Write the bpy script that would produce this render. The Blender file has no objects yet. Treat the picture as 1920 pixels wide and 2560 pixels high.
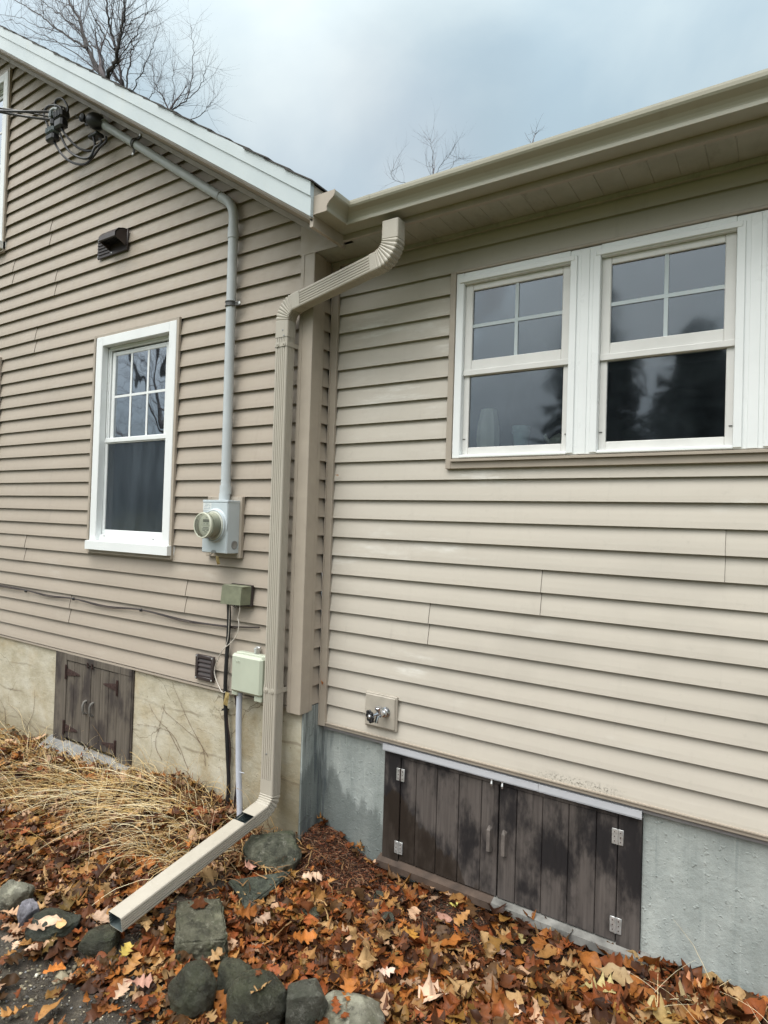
import bpy, bmesh, math, random
import numpy as np
from mathutils import Vector, Matrix, noise as mnoise
from mathutils.bvhtree import BVHTree
PI = math.pi
S = bpy.context.scene
C = S.collection

# ------------------------------------------------------------------ camera
F_PX = 1548.7
RT = Vector((0.83890067, 0.54340802, 0.03087699))
UP = Vector((-0.01738928, -0.02994177, 0.99940037))
FW = Vector((-0.54400669, 0.83893457, 0.0156687))
CAM = Vector((2.127, -2.537624, 1.62))
YR = 0.1637                      # the wing's wall stands this far behind the gable wall (plane y=0)
cd = bpy.data.cameras.new('camera')
cam = bpy.data.objects.new('camera', cd)
C.objects.link(cam)
cam.matrix_world = Matrix(((RT.x, UP.x, -FW.x, CAM.x), (RT.y, UP.y, -FW.y, CAM.y), (RT.z, UP.z, -FW.z, CAM.z), (0, 0, 0, 1)))
cd.sensor_fit = 'HORIZONTAL'; cd.sensor_width = 36.0
cd.lens = 36.0 * F_PX / 1920
cd.clip_start = 0.05; cd.clip_end = 500
S.camera = cam

# ------------------------------------------------------------------ sky and sun
SUN_EL = math.radians(63)
SUN = Vector((math.cos(SUN_EL) * math.cos(math.radians(255)), math.cos(SUN_EL) * math.sin(math.radians(255)), math.sin(SUN_EL)))
w = bpy.data.worlds.new('World'); S.world = w
w.use_nodes = True
nt = w.node_tree; N = nt.nodes; L = nt.links
N.clear()
wo = N.new('ShaderNodeOutputWorld'); bg = N.new('ShaderNodeBackground')
L.new(bg.outputs[0], wo.inputs[0])
sky = N.new('ShaderNodeTexSky'); sky.sky_type = 'NISHITA'; sky.sun_disc = False
sky.sun_elevation = SUN_EL; sky.sun_rotation = math.atan2(SUN.x, SUN.y)
sky.air_density = 1.0; sky.dust_density = 2.5
tc = N.new('ShaderNodeTexCoord')
mp = N.new('ShaderNodeMapping'); mp.inputs['Scale'].default_value = (1.0, 1.0, 1.6); mp.inputs['Location'].default_value = (0.35, 0.1, 0.2)
L.new(tc.outputs['Generated'], mp.inputs[0])
n1 = N.new('ShaderNodeTexNoise'); n1.inputs['Scale'].default_value = 2.3; n1.inputs['Detail'].default_value = 6; n1.inputs['Roughness'].default_value = 0.5
n1.inputs['Distortion'].default_value = 0.25
L.new(mp.outputs[0], n1.inputs['Vector'])
cr = N.new('ShaderNodeValToRGB')
cr.color_ramp.elements[0].position = 0.30; cr.color_ramp.elements[0].color = (0.49, 0.65, 0.765, 1)
cr.color_ramp.elements[1].position = 0.68; cr.color_ramp.elements[1].color = (0.80, 0.945, 1.0, 1)
e = cr.color_ramp.elements.new(0.48); e.color = (0.575, 0.74, 0.845, 1)
L.new(n1.outputs['Fac'], cr.inputs[0])
# the bright cloud gap high over the gable, and the grey cloud to its right
def lobe(dirv, p0, p1):
    d = N.new('ShaderNodeVectorMath'); d.operation = 'DOT_PRODUCT'
    nrm = N.new('ShaderNodeVectorMath'); nrm.operation = 'NORMALIZE'
    L.new(tc.outputs['Generated'], nrm.inputs[0])
    L.new(nrm.outputs[0], d.inputs[0]); d.inputs[1].default_value = dirv
    m = N.new('ShaderNodeMapRange'); m.interpolation_type = 'SMOOTHERSTEP'
    m.inputs[1].default_value = p0; m.inputs[2].default_value = p1
    L.new(d.outputs['Value'], m.inputs[0])
    return m.outputs[0]
def pxdir(px, py):
    return ((px - 960) / F_PX * RT + (1280 - py) / F_PX * UP + FW).normalized()
def vadd(a, b, k):
    m = N.new('ShaderNodeVectorMath'); m.operation = 'MULTIPLY_ADD'
    L.new(b, m.inputs[0]); m.inputs[1].default_value = k; L.new(a, m.inputs[2])
    return m.outputs[0]
col = cr.outputs[0]
col = vadd(col, lobe(pxdir(650, 60), 0.975, 1.0), (0.13, 0.11, 0.08))
col = vadd(col, lobe(pxdir(1080, 230), 0.985, 1.0), (-0.03, -0.05, -0.06))
col = vadd(col, lobe(pxdir(860, 480), 0.97, 1.0), (0.10, 0.07, 0.06))
# the brightest part of the overcast lies round the hidden sun, behind the camera
col = vadd(col, lobe(SUN.normalized(), 0.25, 1.0), (2.4, 2.3, 2.15))
# an overcast sky is about three times brighter overhead than at the horizon
nz = N.new('ShaderNodeVectorMath'); nz.operation = 'NORMALIZE'; L.new(tc.outputs['Generated'], nz.inputs[0])
sz = N.new('ShaderNodeSeparateXYZ'); L.new(nz.outputs[0], sz.inputs[0])
gr = N.new('ShaderNodeMapRange'); gr.inputs[1].default_value = 0.0; gr.inputs[2].default_value = 1.0; gr.inputs[3].default_value = 3.6; gr.inputs[4].default_value = 13.5
L.new(sz.outputs['Z'], gr.inputs[0])
sc = N.new('ShaderNodeVectorMath'); sc.operation = 'SCALE'; L.new(col, sc.inputs[0]); L.new(gr.outputs[0], sc.inputs['Scale'])
mx = N.new('ShaderNodeMix'); mx.data_type = 'RGBA'; mx.inputs[0].default_value = 0.93
L.new(sky.outputs[0], mx.inputs[6]); L.new(sc.outputs[0], mx.inputs[7])
L.new(mx.outputs[2], bg.inputs['Color'])
bg.inputs['Strength'].default_value = 0.1
sd = bpy.data.lights.new('sun', 'SUN'); sd.energy = 2.15; sd.angle = math.radians(40); sd.color = (1.0, 0.965, 0.92)
so = bpy.data.objects.new('sun', sd); C.objects.link(so)
so.rotation_euler = SUN.to_track_quat('Z', 'Y').to_euler()
S.view_settings.view_transform = 'Standard'; S.view_settings.look = 'None'
S.view_settings.exposure = 0.0; S.view_settings.gamma = 1.0
S.cycles.max_bounces = 7; S.cycles.transparent_max_bounces = 12
S.cycles.caustics_reflective = False; S.cycles.caustics_refractive = False

# ------------------------------------------------------------------ helpers
def ray(px, py):
    return (px - 960) / F_PX * RT + (1280 - py) / F_PX * UP + FW
def at(px, py, X=None, Y=None, Z=None):
    """a point of the photograph carried onto a real plane of the building or the ground"""
    g = ray(px, py)
    if X is not None: t = (X - CAM.x) / g.x
    elif Y is not None: t = (Y - CAM.y) / g.y
    else: t = (Z - CAM.z) / g.z
    return CAM + g * t
def crop(x0, y0, s):
    return lambda x, y: (x0 + x / s, y0 + y / s)
def depth(p): return (Vector(p) - CAM).dot(FW)

def tag(o, label=None, cat=None, group=None, kind=None):
    if label: o['label'] = label
    if cat: o['category'] = cat
    if group: o['group'] = group
    if kind: o['kind'] = kind
    return o
def thing(name, label, cat, loc=(0, 0, 0), group=None):
    o = bpy.data.objects.new(name, None); C.objects.link(o)
    o.location = loc; o.empty_display_size = 0.1
    return tag(o, label, cat, group)
def root_loc(p):
    v = Vector((0, 0, 0))
    while p is not None:
        v += Vector(p.location); p = p.parent
    return v

class MB:
    def __init__(s): s.v = []; s.f = []; s.m = []; s.smooth = []; s.c = None
    def add(s, vs, fs, mi=0, smooth=False):
        b = len(s.v); s.v += [tuple(v) for v in vs]
        for f in fs: s.f.append(tuple(b + i for i in f)); s.m.append(mi); s.smooth.append(smooth)
        return s
    def quad(s, a, b, c, d, mi=0): return s.add([a, b, c, d], [(0, 1, 2, 3)], mi)
    def box(s, x0, x1, y0, y1, z0, z1, mi=0, ch=0.0):
        if x1 < x0: x0, x1 = x1, x0
        if y1 < y0: y0, y1 = y1, y0
        if z1 < z0: z0, z1 = z1, z0
        if ch > 0:
            ch = min(ch, (x1 - x0) * .45, (y1 - y0) * .45, (z1 - z0) * .45)
            bm = bmesh.new()
            bmesh.ops.create_cube(bm, size=1, matrix=Matrix.Translation(((x0 + x1) / 2, (y0 + y1) / 2, (z0 + z1) / 2)) @ Matrix.Diagonal((x1 - x0, y1 - y0, z1 - z0, 1)))
            bmesh.ops.bevel(bm, geom=bm.edges[:], offset=ch, segments=1, affect='EDGES')
            bm.verts.index_update()
            s.add([v.co[:] for v in bm.verts], [tuple(v.index for v in f.verts) for f in bm.faces], mi)
            bm.free(); return s
        vs = [(x, y, z) for z in (z0, z1) for y in (y0, y1) for x in (x0, x1)]
        return s.add(vs, [(0, 2, 3, 1), (4, 5, 7, 6), (0, 1, 5, 4), (2, 6, 7, 3), (0, 4, 6, 2), (1, 3, 7, 5)], mi)
    def prism(s, pts, fn, t0, t1, mi=0, caps=True):
        """closed profile pts (a,b) carried from t0 to t1; fn(a,b,t)->xyz"""
        n = len(pts)
        vs = [fn(a, b, t0) for a, b in pts] + [fn(a, b, t1) for a, b in pts]
        fs = [(i, (i + 1) % n, n + (i + 1) % n, n + i) for i in range(n)]
        if caps: fs += [tuple(range(n)), tuple(range(2 * n - 1, n - 1, -1))]
        return s.add(vs, fs, mi)
    def tube(s, path, r, n=8, caps=True, mi=0):
        path = [Vector(p) for p in path]
        rs = r if isinstance(r, (list, tuple)) else [r] * len(path)
        u = None; vs = []
        for i, p in enumerate(path):
            t = (path[min(i + 1, len(path) - 1)] - path[max(i - 1, 0)])
            if t.length < 1e-9: t = Vector((0, 0, 1))
            t.normalize()
            if u is None:
                u = t.cross(Vector((0, 0, 1)) if abs(t.z) < .9 else Vector((1, 0, 0))).normalized()
            else:
                u = (u - t * u.dot(t)).normalized()
            v = t.cross(u)
            for k in range(n):
                a = 2 * PI * k / n
                vs.append(p + (u * math.cos(a) + v * math.sin(a)) * rs[i])
        fs = [(i * n + k, i * n + (k + 1) % n, (i + 1) * n + (k + 1) % n, (i + 1) * n + k) for i in range(len(path) - 1) for k in range(n)]
        if caps: fs += [tuple(range(n - 1, -1, -1)), tuple(range((len(path) - 1) * n, len(path) * n))]
        return s.add(vs, fs, mi, True)
    def lathe(s, prof, o, axis, n=32, mi=0):
        """prof: (r, h) along axis from origin o"""
        ax = Vector(axis).normalized()
        u = ax.cross(Vector((0, 0, 1)) if abs(ax.z) < .9 else Vector((1, 0, 0))).normalized(); v = ax.cross(u)
        vs = []
        for r, h in prof:
            for k in range(n):
                a = 2 * PI * k / n
                vs.append(Vector(o) + ax * h + (u * math.cos(a) + v * math.sin(a)) * r)
        fs = [(i * n + k, i * n + (k + 1) % n, (i + 1) * n + (k + 1) % n, (i + 1) * n + k) for i in range(len(prof) - 1) for k in range(n)]
        return s.add(vs, fs, mi, True)
    def build(s, name, mat, parent=None, smooth=None, color=None, fix=True):
        me = bpy.data.meshes.new(name)
        off = root_loc(parent)
        vv = [(a - off.x, b - off.y, c - off.z) for a, b, c in s.v]
        me.from_pydata(vv, [], s.f)
        mats = mat if isinstance(mat, (list, tuple)) else [mat]
        for m in mats: me.materials.append(m)
        if len(mats) > 1: me.polygons.foreach_set('material_index', s.m)
        sm = s.smooth if smooth is None else [smooth] * len(s.f)
        me.polygons.foreach_set('use_smooth', sm)
        if fix:
            bm = bmesh.new(); bm.from_mesh(me)
            bmesh.ops.recalc_face_normals(bm, faces=bm.faces[:]); bm.to_mesh(me); bm.free()
        if any(sm) and smooth is None or smooth:
            me.set_sharp_from_angle(angle=math.radians(40))
        me.update()
        if color is not None:
            ca = me.color_attributes.new('tint', 'FLOAT_COLOR', 'POINT')
            ca.data.foreach_set('color', np.asarray(color, dtype=np.float32).ravel())
        o = bpy.data.objects.new(name, me); C.objects.link(o)
        if parent is not None: o.parent = parent
        return o

# ------------------------------------------------------------------ materials
class NB:
    def __init__(s, name):
        s.m = bpy.data.materials.new(name); s.m.use_nodes = True
        s.t = s.m.node_tree; s.b = s.t.nodes['Principled BSDF']
        s.geo = s.t.nodes.new('ShaderNodeNewGeometry').outputs['Position']
    def n(s, t, **k):
        x = s.t.nodes.new(t)
        for a, b in k.items(): setattr(x, a, b)
        return x
    def l(s, a, b): s.t.links.new(a, b)
    def noise(s, scale, detail=4, rough=.55, stretch=(1, 1, 1), loc=(0, 0, 0), dist=0.0):
        m = s.n('ShaderNodeMapping'); m.inputs['Scale'].default_value = stretch; m.inputs['Location'].default_value = loc
        s.l(s.geo, m.inputs[0])
        x = s.n('ShaderNodeTexNoise'); x.inputs['Scale'].default_value = scale; x.inputs['Detail'].default_value = detail
        x.inputs['Roughness'].default_value = rough; x.inputs['Distortion'].default_value = dist
        s.l(m.outputs[0], x.inputs['Vector']); return x.outputs['Fac']
    def ramp(s, fac, stops):
        r = s.n('ShaderNodeValToRGB'); el = r.color_ramp.elements
        el[0].position, el[0].color = stops[0][0], (*stops[0][1], 1)
        el[1].position, el[1].color = stops[-1][0], (*stops[-1][1], 1)
        for p, c in stops[1:-1]:
            q = el.new(p); q.color = (*c, 1)
        s.l(fac, r.inputs[0]); return r.outputs[0]
    def mr(s, v, a, b, c=0., d=1., smooth=True):
        m = s.n('ShaderNodeMapRange'); m.interpolation_type = 'SMOOTHSTEP' if smooth else 'LINEAR'
        m.inputs[1].default_value = a; m.inputs[2].default_value = b; m.inputs[3].default_value = c; m.inputs[4].default_value = d
        s.l(v, m.inputs[0]); return m.outputs[0]
    def math(s, op, a, b=None):
        m = s.n('ShaderNodeMath'); m.operation = op
        for i, q in enumerate((a, b)):
            if q is None: continue
            if isinstance(q, (int, float)): m.inputs[i].default_value = q
            else: s.l(q, m.inputs[i])
        return m.outputs[0]
    def mix(s, fac, a, b, mode='MIX'):
        m = s.n('ShaderNodeMix', data_type='RGBA', blend_type=mode)
        for i, q in ((0, fac), (6, a), (7, b)):
            if isinstance(q, (int, float)): m.inputs[i].default_value = q
            elif isinstance(q, tuple): m.inputs[i].default_value = (*q, 1)
            else: s.l(q, m.inputs[i])
        return m.outputs[2]
    def xyz(s):
        x = s.n('ShaderNodeSeparateXYZ'); s.l(s.geo, x.inputs[0]); return x.outputs
    def bump(s, h, strength=.3, dist=.01, prev=None):
        b = s.n('ShaderNodeBump'); b.inputs['Strength'].default_value = strength; b.inputs['Distance'].default_value = dist
        s.l(h, b.inputs['Height'])
        if prev is not None: s.l(prev, b.inputs['Normal'])
        s.l(b.outputs[0], s.b.inputs['Normal']); return b.outputs[0]
    def col(s, c):
        if isinstance(c, tuple): s.b.inputs['Base Color'].default_value = (*c, 1)
        else: s.l(c, s.b.inputs['Base Color'])
    def rough(s, v):
        if isinstance(v, (int, float)): s.b.inputs['Roughness'].default_value = v
        else: s.l(v, s.b.inputs['Roughness'])
    def done(s, metal=0., spec=None):
        s.b.inputs['Metallic'].default_value = metal
        if spec is not None: s.b.inputs['Specular IOR Level'].default_value = spec
        return s.m

def simple(name, c, rough=.5, metal=0., var=.12, scale=9., bump=.0, spec=None, bscale=60):
    b = NB(name)
    f = b.noise(scale, 5)
    d = tuple(x * (1 - var) for x in c); u = tuple(min(1, x * (1 + var * .6)) for x in c)
    b.col(b.ramp(f, [(.3, d), (.7, u)])); b.rough(b.mr(b.noise(scale * 2.3, 4), .3, .7, rough * .85, min(1, rough * 1.15)))
    if bump: b.bump(b.noise(bscale, 6), bump, .004)
    return b.done(metal, spec)

def siding_mat(name, c, pale, amt, mildew=False):
    b = NB(name)
    col = b.ramp(b.noise(2.2, 5, stretch=(.5, 1, 3)), [(.3, tuple(x * .95 for x in c)), (.7, tuple(x * 1.04 for x in c))])
    # chalky rain-marks, wiped along the boards
    chalk = b.math('MULTIPLY', b.mr(b.noise(3.0, 6, .6, stretch=(.55, 1, 1.5), loc=(4.1, 0, 2.3)), .52, .74), b.mr(b.noise(9, 5, .7, stretch=(.35, 1, 2.2)), .42, .68))
    col = b.mix(b.math('MULTIPLY', chalk, amt), col, pale)
    run = b.math('MULTIPLY', b.mr(b.noise(7, 4, .6, stretch=(2.0, 1, .12)), .58, .8), .16)
    col = b.mix(run, col, tuple(x * .62 for x in c))
    run = b.math('MULTIPLY', b.mr(b.noise(16, 5, .65, stretch=(1.6, 1, .10), loc=(3, 0, 9)), .60, .78), .22)
    col = b.mix(run, col, tuple(x * .6 for x in c))
    grime = b.math('MULTIPLY', b.mr(b.noise(28, 6, .7), .55, .8), .22)
    col = b.mix(grime, col, tuple(x * .55 for x in c))
    if mildew:       # black mildew specks on the lowest board above the long hatch
        x, y, z = b.xyz()
        m = b.math('MULTIPLY', b.math('MULTIPLY', b.mr(x, 1.18, 1.30), b.mr(x, 1.50, 1.62, 1, 0)), b.math('MULTIPLY', b.mr(z, .512, .522), b.mr(z, .530, .560, 1, 0)))
        m = b.math('MULTIPLY', m, b.mr(b.noise(110, 6, .75), .50, .60))
        col = b.mix(b.math('MULTIPLY', m, .8), col, (.06, .055, .04))
        sm = b.math('MULTIPLY', b.mr(b.noise(1.6, 5, .6, loc=(9, 2, 5)), .52, .68), b.mr(z, 1.0, 2.0, .5, 0))
        col = b.mix(sm, col, tuple(q * .84 for q in c))
    b.col(col); b.rough(b.mr(b.noise(14, 4), .3, .7, .42, .6))
    nb = b.bump(b.noise(3.2, 3, .5, stretch=(.25, 1, .7)), .22, .012)
    grain = b.noise(60, 3, .5, stretch=(.08, 1, 1))
    b.bump(grain, .10, .002, nb)
    return b.done(0, .35)

M = {}
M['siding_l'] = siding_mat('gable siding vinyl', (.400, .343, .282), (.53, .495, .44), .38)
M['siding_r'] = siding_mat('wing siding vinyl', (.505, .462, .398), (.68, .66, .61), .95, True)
M['trim'] = simple('tan vinyl trim', (.392, .338, .276), .45, var=.08, bump=.05)
M['gap_shade'] = simple('painted seam shade', (.10, .085, .07), .8)  # brown painted for the shadow line at panel seams, also in soffit notches
M['spout'] = None
b = NB('tan aluminium downspout')
x, y, z = b.xyz()
base = b.ramp(b.noise(5, 5, stretch=(1, 1, .25)), [(.3, (.40, .365, .305)), (.7, (.45, .415, .352))])
st = b.mr(b.noise(30, 5, .6, stretch=(1.4, 1.4, .09)), .55, .75)
base = b.mix(b.math('MULTIPLY', st, .25), base, (.27, .25, .20))
sp = b.mr(b.noise(210, 2, .5), .69, .75)
base = b.mix(b.math('MULTIPLY', sp, .55), base, (.72, .70, .66))
b.col(base); b.rough(b.mr(b.noise(20, 4), .3, .7, .32, .5)); b.bump(b.noise(16, 3), .06, .004)
M['spout'] = b.done(0, .5)
M['spout_in'] = simple('bare inside metal', (.10, .125, .125), .45, var=.4, scale=30)
b = NB('gutter paint')
base = b.ramp(b.noise(4, 5, stretch=(.4, 1, 1)), [(.3, (.350, .333, .262)), (.7, (.405, .388, .312))])
base = b.mix(b.math('MULTIPLY', b.mr(b.noise(12, 6, .7, stretch=(1, 1, .3)), .55, .8), .3), base, (.22, .20, .14))
b.col(base); b.rough(.38); b.bump(b.noise(5, 2, stretch=(.6, 1, 1)), .08, .01)
M['gutter'] = b.done(0, .5)
b = NB('soffit vinyl')
base = b.ramp(b.noise(6, 6, .6), [(.3, (.32, .315, .26)), (.7, (.42, .41, .345))])
base = b.mix(b.math('MULTIPLY', b.mr(b.noise(9, 6, .7, stretch=(2, .7, 1)), .52, .75), .45), base, (.13, .125, .09))
b.col(base); b.rough(.55)
M['soffit'] = b.done()
b = NB('white fascia metal')
base = b.ramp(b.noise(3, 5), [(.3, (.43, .49, .51)), (.7, (.51, .565, .58))])
base = b.mix(b.math('MULTIPLY', b.mr(b.noise(34, 6, .75, stretch=(1, 1, .55)), .60, .74), .55), base, (.42, .43, .38))
base = b.mix(b.math('MULTIPLY', b.mr(b.noise(6, 6, .7, stretch=(1.5, 1, .35), loc=(2, 0, 1)), .55, .8), .35), base, (.50, .51, .44))
b.col(base); b.rough(.38); b.bump(b.noise(4, 2), .12, .012)
M['fascia'] = b.done()
M['white'] = simple('white window vinyl', (.80, .82, .82), .32, var=.04, scale=5, bump=.02)
M['sash'] = simple('off white sash', (.70, .69, .665), .4, var=.06, scale=8)
M['black'] = simple('black plastic', (.018, .018, .02), .4, var=.3)
M['shingle'] = simple('dark shingles', (.06, .055, .052), .9, var=.5, scale=60, bump=.5)
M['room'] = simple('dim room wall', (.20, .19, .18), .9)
M['curtain'] = simple('grey curtain', (.20, .205, .20), .9, var=.15, scale=4)

def glass_mat(name, tint, haze, rough=.02, ior=1.75):
    b = NB(name); t = b.t
    t.nodes.remove(b.b)
    out = t.nodes['Material Output']
    tr = b.n('ShaderNodeBsdfTransparent'); tr.inputs[0].default_value = (*tint, 1)
    gl = b.n('ShaderNodeBsdfGlossy'); gl.inputs['Roughness'].default_value = rough; gl.inputs[0].default_value = (.86, .92, 1.0, 1)
    fr = b.n('ShaderNodeFresnel'); fr.inputs['IOR'].default_value = ior
    bp = b.n('ShaderNodeBump'); bp.inputs['Strength'].default_value = .22; bp.inputs['Distance'].default_value = .02
    b.l(b.noise(2.6, 2, .4), bp.inputs['Height']); b.l(bp.outputs[0], gl.inputs['Normal'])
    m1 = b.n('ShaderNodeMixShader'); b.l(fr.outputs[0], m1.inputs[0]); b.l(tr.outputs[0], m1.inputs[1]); b.l(gl.outputs[0], m1.inputs[2])
    df = b.n('ShaderNodeBsdfDiffuse'); df.inputs[0].default_value = (.40, .48, .56, 1)  # bluish diffuse colour stands in for haze and reflected sky
    m2 = b.n('ShaderNodeMixShader')
    f = b.mr(b.noise(5, 6, .65, stretch=(1.6, 1, .35)), .35, .75, haze * .35, haze)
    b.l(f, m2.inputs[0]); b.l(m1.outputs[0], m2.inputs[1]); b.l(df.outputs[0], m2.inputs[2])
    b.l(m2.outputs[0], out.inputs[0])
    return b.m
M['glass'] = glass_mat('window glass', (.88, .92, .93), .035, ior=1.85, rough=.045)
M['glass_coated'] = glass_mat('low emissivity glass', (.5, .5, .52), .03, ior=6.0)
M['glass_hazed'] = glass_mat('hazed upper glass', (.45, .5, .52), .17, ior=2.0, rough=.07)  # stronger painted haze for the pale reflection in the upper panes
M['screen'] = glass_mat('insect screen', (.5, .52, .5), .09, .12)

b = NB('old board marked concrete')
x, y, z = b.xyz()
base = b.ramp(b.noise(4.5, 9, .68, stretch=(1, 1, 1.5)), [(.28, (.36, .315, .22)), (.5, (.49, .45, .345)), (.72, (.57, .54, .45))])
base = b.mix(b.math('MULTIPLY', b.mr(b.noise(2.1, 6, .6, stretch=(1, 1, 1.2), loc=(3, 1, 0)), .5, .72), .55), base, (.46, .35, .19))
base = b.mix(b.math('MULTIPLY', b.mr(b.noise(15, 7, .7), .55, .75), .4), base, (.28, .25, .18))
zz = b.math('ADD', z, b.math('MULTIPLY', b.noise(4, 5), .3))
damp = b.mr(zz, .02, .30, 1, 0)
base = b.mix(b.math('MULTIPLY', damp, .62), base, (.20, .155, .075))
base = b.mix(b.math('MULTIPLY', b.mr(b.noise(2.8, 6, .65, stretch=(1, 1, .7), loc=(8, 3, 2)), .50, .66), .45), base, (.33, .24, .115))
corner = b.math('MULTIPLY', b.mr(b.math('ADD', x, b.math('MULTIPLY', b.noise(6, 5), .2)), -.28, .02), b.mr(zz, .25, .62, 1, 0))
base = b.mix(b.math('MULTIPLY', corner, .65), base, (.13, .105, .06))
base = b.mix(b.mr(b.noise(70, 3, .6), .68, .74), base, (.14, .11, .08))
# horizontal board joints
wz = b.n('ShaderNodeTexWave'); wz.wave_type = 'BANDS'; wz.bands_direction = 'Z'; wz.inputs['Scale'].default_value = 1.5
wz.inputs['Distortion'].default_value = 1.6; wz.inputs['Detail'].default_value = 4; wz.inputs['Detail Scale'].default_value = 1.6
b.l(b.geo, wz.inputs['Vector'])
crk = b.math('MULTIPLY', b.mr(wz.outputs['Fac'], .0, .022, 1, 0), b.mr(b.noise(2.7, 4, .6, loc=(1, 7, 2)), .42, .6))
base = b.mix(b.math('MULTIPLY', crk, .5), base, (.17, .135, .09))
b.col(base); b.rough(.85)
nb = b.bump(b.noise(12, 9, .7, stretch=(1, 1, 1.4)), .45, .016)
nb = b.bump(crk, -.5, .006, nb)
wv = b.n('ShaderNodeTexVoronoi'); wv.feature = 'DISTANCE_TO_EDGE'; wv.inputs['Scale'].default_value = 1.7
ds = b.n('ShaderNodeTexNoise'); ds.inputs['Scale'].default_value = 5.0; ds.inputs['Detail'].default_value = 6; b.l(b.geo, ds.inputs['Vector'])
ad = b.n('ShaderNodeVectorMath'); ad.operation = 'MULTIPLY_ADD'; b.l(ds.outputs['Color'], ad.inputs[0]); ad.inputs[1].default_value = (.22, .22, .22); b.l(b.geo, ad.inputs[2])
mpp = b.n('ShaderNodeMapping'); mpp.inputs['Scale'].default_value = (.55, 1, 1.3); b.l(ad.outputs[0], mpp.inputs[0]); b.l(mpp.outputs[0], wv.inputs['Vector'])
cr2 = b.math('MULTIPLY', b.mr(wv.outputs['Distance'], .0, .006, 1, 0), b.mr(b.noise(1.9, 3, .5, loc=(4, 4, 1)), .44, .56))
base = b.mix(b.math('MULTIPLY', cr2, .75), base, (.13, .10, .065)); b.col(base)
b.bump(cr2, -.8, .008, nb)
M['conc_l'] = b.done(0, .25)

b = NB('grey green painted concrete')
x, y, z = b.xyz()
base = b.ramp(b.noise(5, 8, .62, stretch=(1.5, 1.5, .6)), [(.28, (.25, .28, .265)), (.5, (.335, .365, .35)), (.72, (.43, .46, .435))])
base = b.mix(b.math('MULTIPLY', b.mr(b.noise(26, 5, .6, stretch=(1.6, 1.6, .05)), .55, .75), .4), base, (.56, .60, .56))
base = b.mix(b.math('MULTIPLY', b.mr(b.noise(34, 5, .65, stretch=(1.3, 1.3, .06), loc=(5, 5, 0)), .56, .75), .35), base, (.20, .235, .225))
base = b.mix(b.mr(b.noise(55, 4, .7), .66, .72), base, (.15, .18, .17))
# wet tide mark left of the hatch: high in the corner, falling away to the right
edge = b.math('ADD', b.mr(x, -.05, .42, .30, .10, False), b.math('MULTIPLY', b.math('SUBTRACT', b.noise(11, 6, .6, stretch=(1, 1, .22)), .5), .48))
wet = b.math('MULTIPLY', b.mr(b.math('SUBTRACT', z, edge), -.055, .03, 1, 0), b.mr(x, .40, .55, 1, 0))
base = b.mix(b.math('MULTIPLY', wet, .62), base, (.085, .10, .095))
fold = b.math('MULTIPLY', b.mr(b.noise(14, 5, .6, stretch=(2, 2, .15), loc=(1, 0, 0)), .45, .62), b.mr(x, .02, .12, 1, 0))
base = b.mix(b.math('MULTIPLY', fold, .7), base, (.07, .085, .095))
b.col(base); b.rough(b.math('SUBTRACT', .8, b.math('MULTIPLY', wet, .3)))
nb = b.bump(b.noise(24, 9, .7), .5, .012)
b.bump(b.mr(b.noise(42, 3, .5), .6, .72), .45, .006, nb)
M['conc_r'] = b.done(0, .3)

def wood(name, c0, c1, dark, wetshape=False):
    b = NB(name); x, y, z = b.xyz()
    pid = b.n('ShaderNodeObjectInfo').outputs['Random']
    g = b.noise(38, 7, .65, stretch=(1.6, 1, .06))
    base = b.ramp(g, [(.3, c0), (.7, c1)])
    base = b.mix(b.mr(b.noise(4.2, 6, .62, stretch=(1.2, 1, .55), loc=(1.3, 0, .7)), .45, .60), base, dark)
    base = b.mix(b.math('MULTIPLY', b.mr(b.noise(9, 6, .7, stretch=(2.5, 1, .25)), .52, .7), .5), base, tuple(q * .55 for q in dark))
    r = .7
    if wetshape:
        edge = b.math('ADD', b.mr(x, .42, 1.0, .27, -.10, False), b.math('MULTIPLY', b.math('SUBTRACT', b.noise(12, 5, .6, stretch=(1, 1, .2)), .5), .34))
        wet = b.math('MULTIPLY', b.mr(b.math('SUBTRACT', z, edge), -.012, .01, 1, 0), b.mr(x, .9, 1.02, 1, 0))
        base = b.mix(b.math('MULTIPLY', wet, .72), base, (.030, .022, .016))
        r = b.math('SUBTRACT', .62, b.math('MULTIPLY', wet, .2))
    b.col(base); b.rough(r)
    b.bump(g, .45, .004)
    return b.done(0, .25)
M['hatch_r'] = wood('dark weathered boards', (.070, .060, .055), (.130, .112, .102), (.020, .018, .019), True)
M['hatch_l'] = wood('grey weathered boards', (.085, .072, .058), (.165, .143, .118), (.055, .046, .042))
M['ledge'] = simple('weathered pale timber', (.20, .195, .18), .85, var=.55, scale=14, bump=.4, bscale=40)
M['ledge_brown'] = simple('brown stained timber', (.075, .05, .036), .75, var=.5, scale=12, bump=.4, bscale=40)
M['zinc'] = simple('zinc plate', (.62, .63, .62), .38, .65, var=.25, scale=60)
M['rust'] = simple('rust', (.045, .022, .018), .8, var=.4, scale=40, bump=.2)
M['flash'] = simple('white painted flashing', (.52, .53, .56), .4, var=.06)
M['conduit'] = simple('grey conduit', (.50, .535, .55), .45, var=.08, scale=8)
M['meterbox'] = simple('light grey steel box', (.50, .555, .58), .38, var=.07, scale=8)
M['metal_dk'] = simple('dull galvanised metal', (.32, .33, .33), .4, .6, var=.2)
M['utility'] = simple('pale green utility plastic', (.475, .51, .41), .45, var=.07, scale=7)
M['olive'] = simple('weathered olive box', (.205, .215, .145), .6, var=.2, scale=25, bump=.1)
M['brown_pl'] = simple('dark brown plastic', (.045, .033, .032), .4, var=.2)
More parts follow.
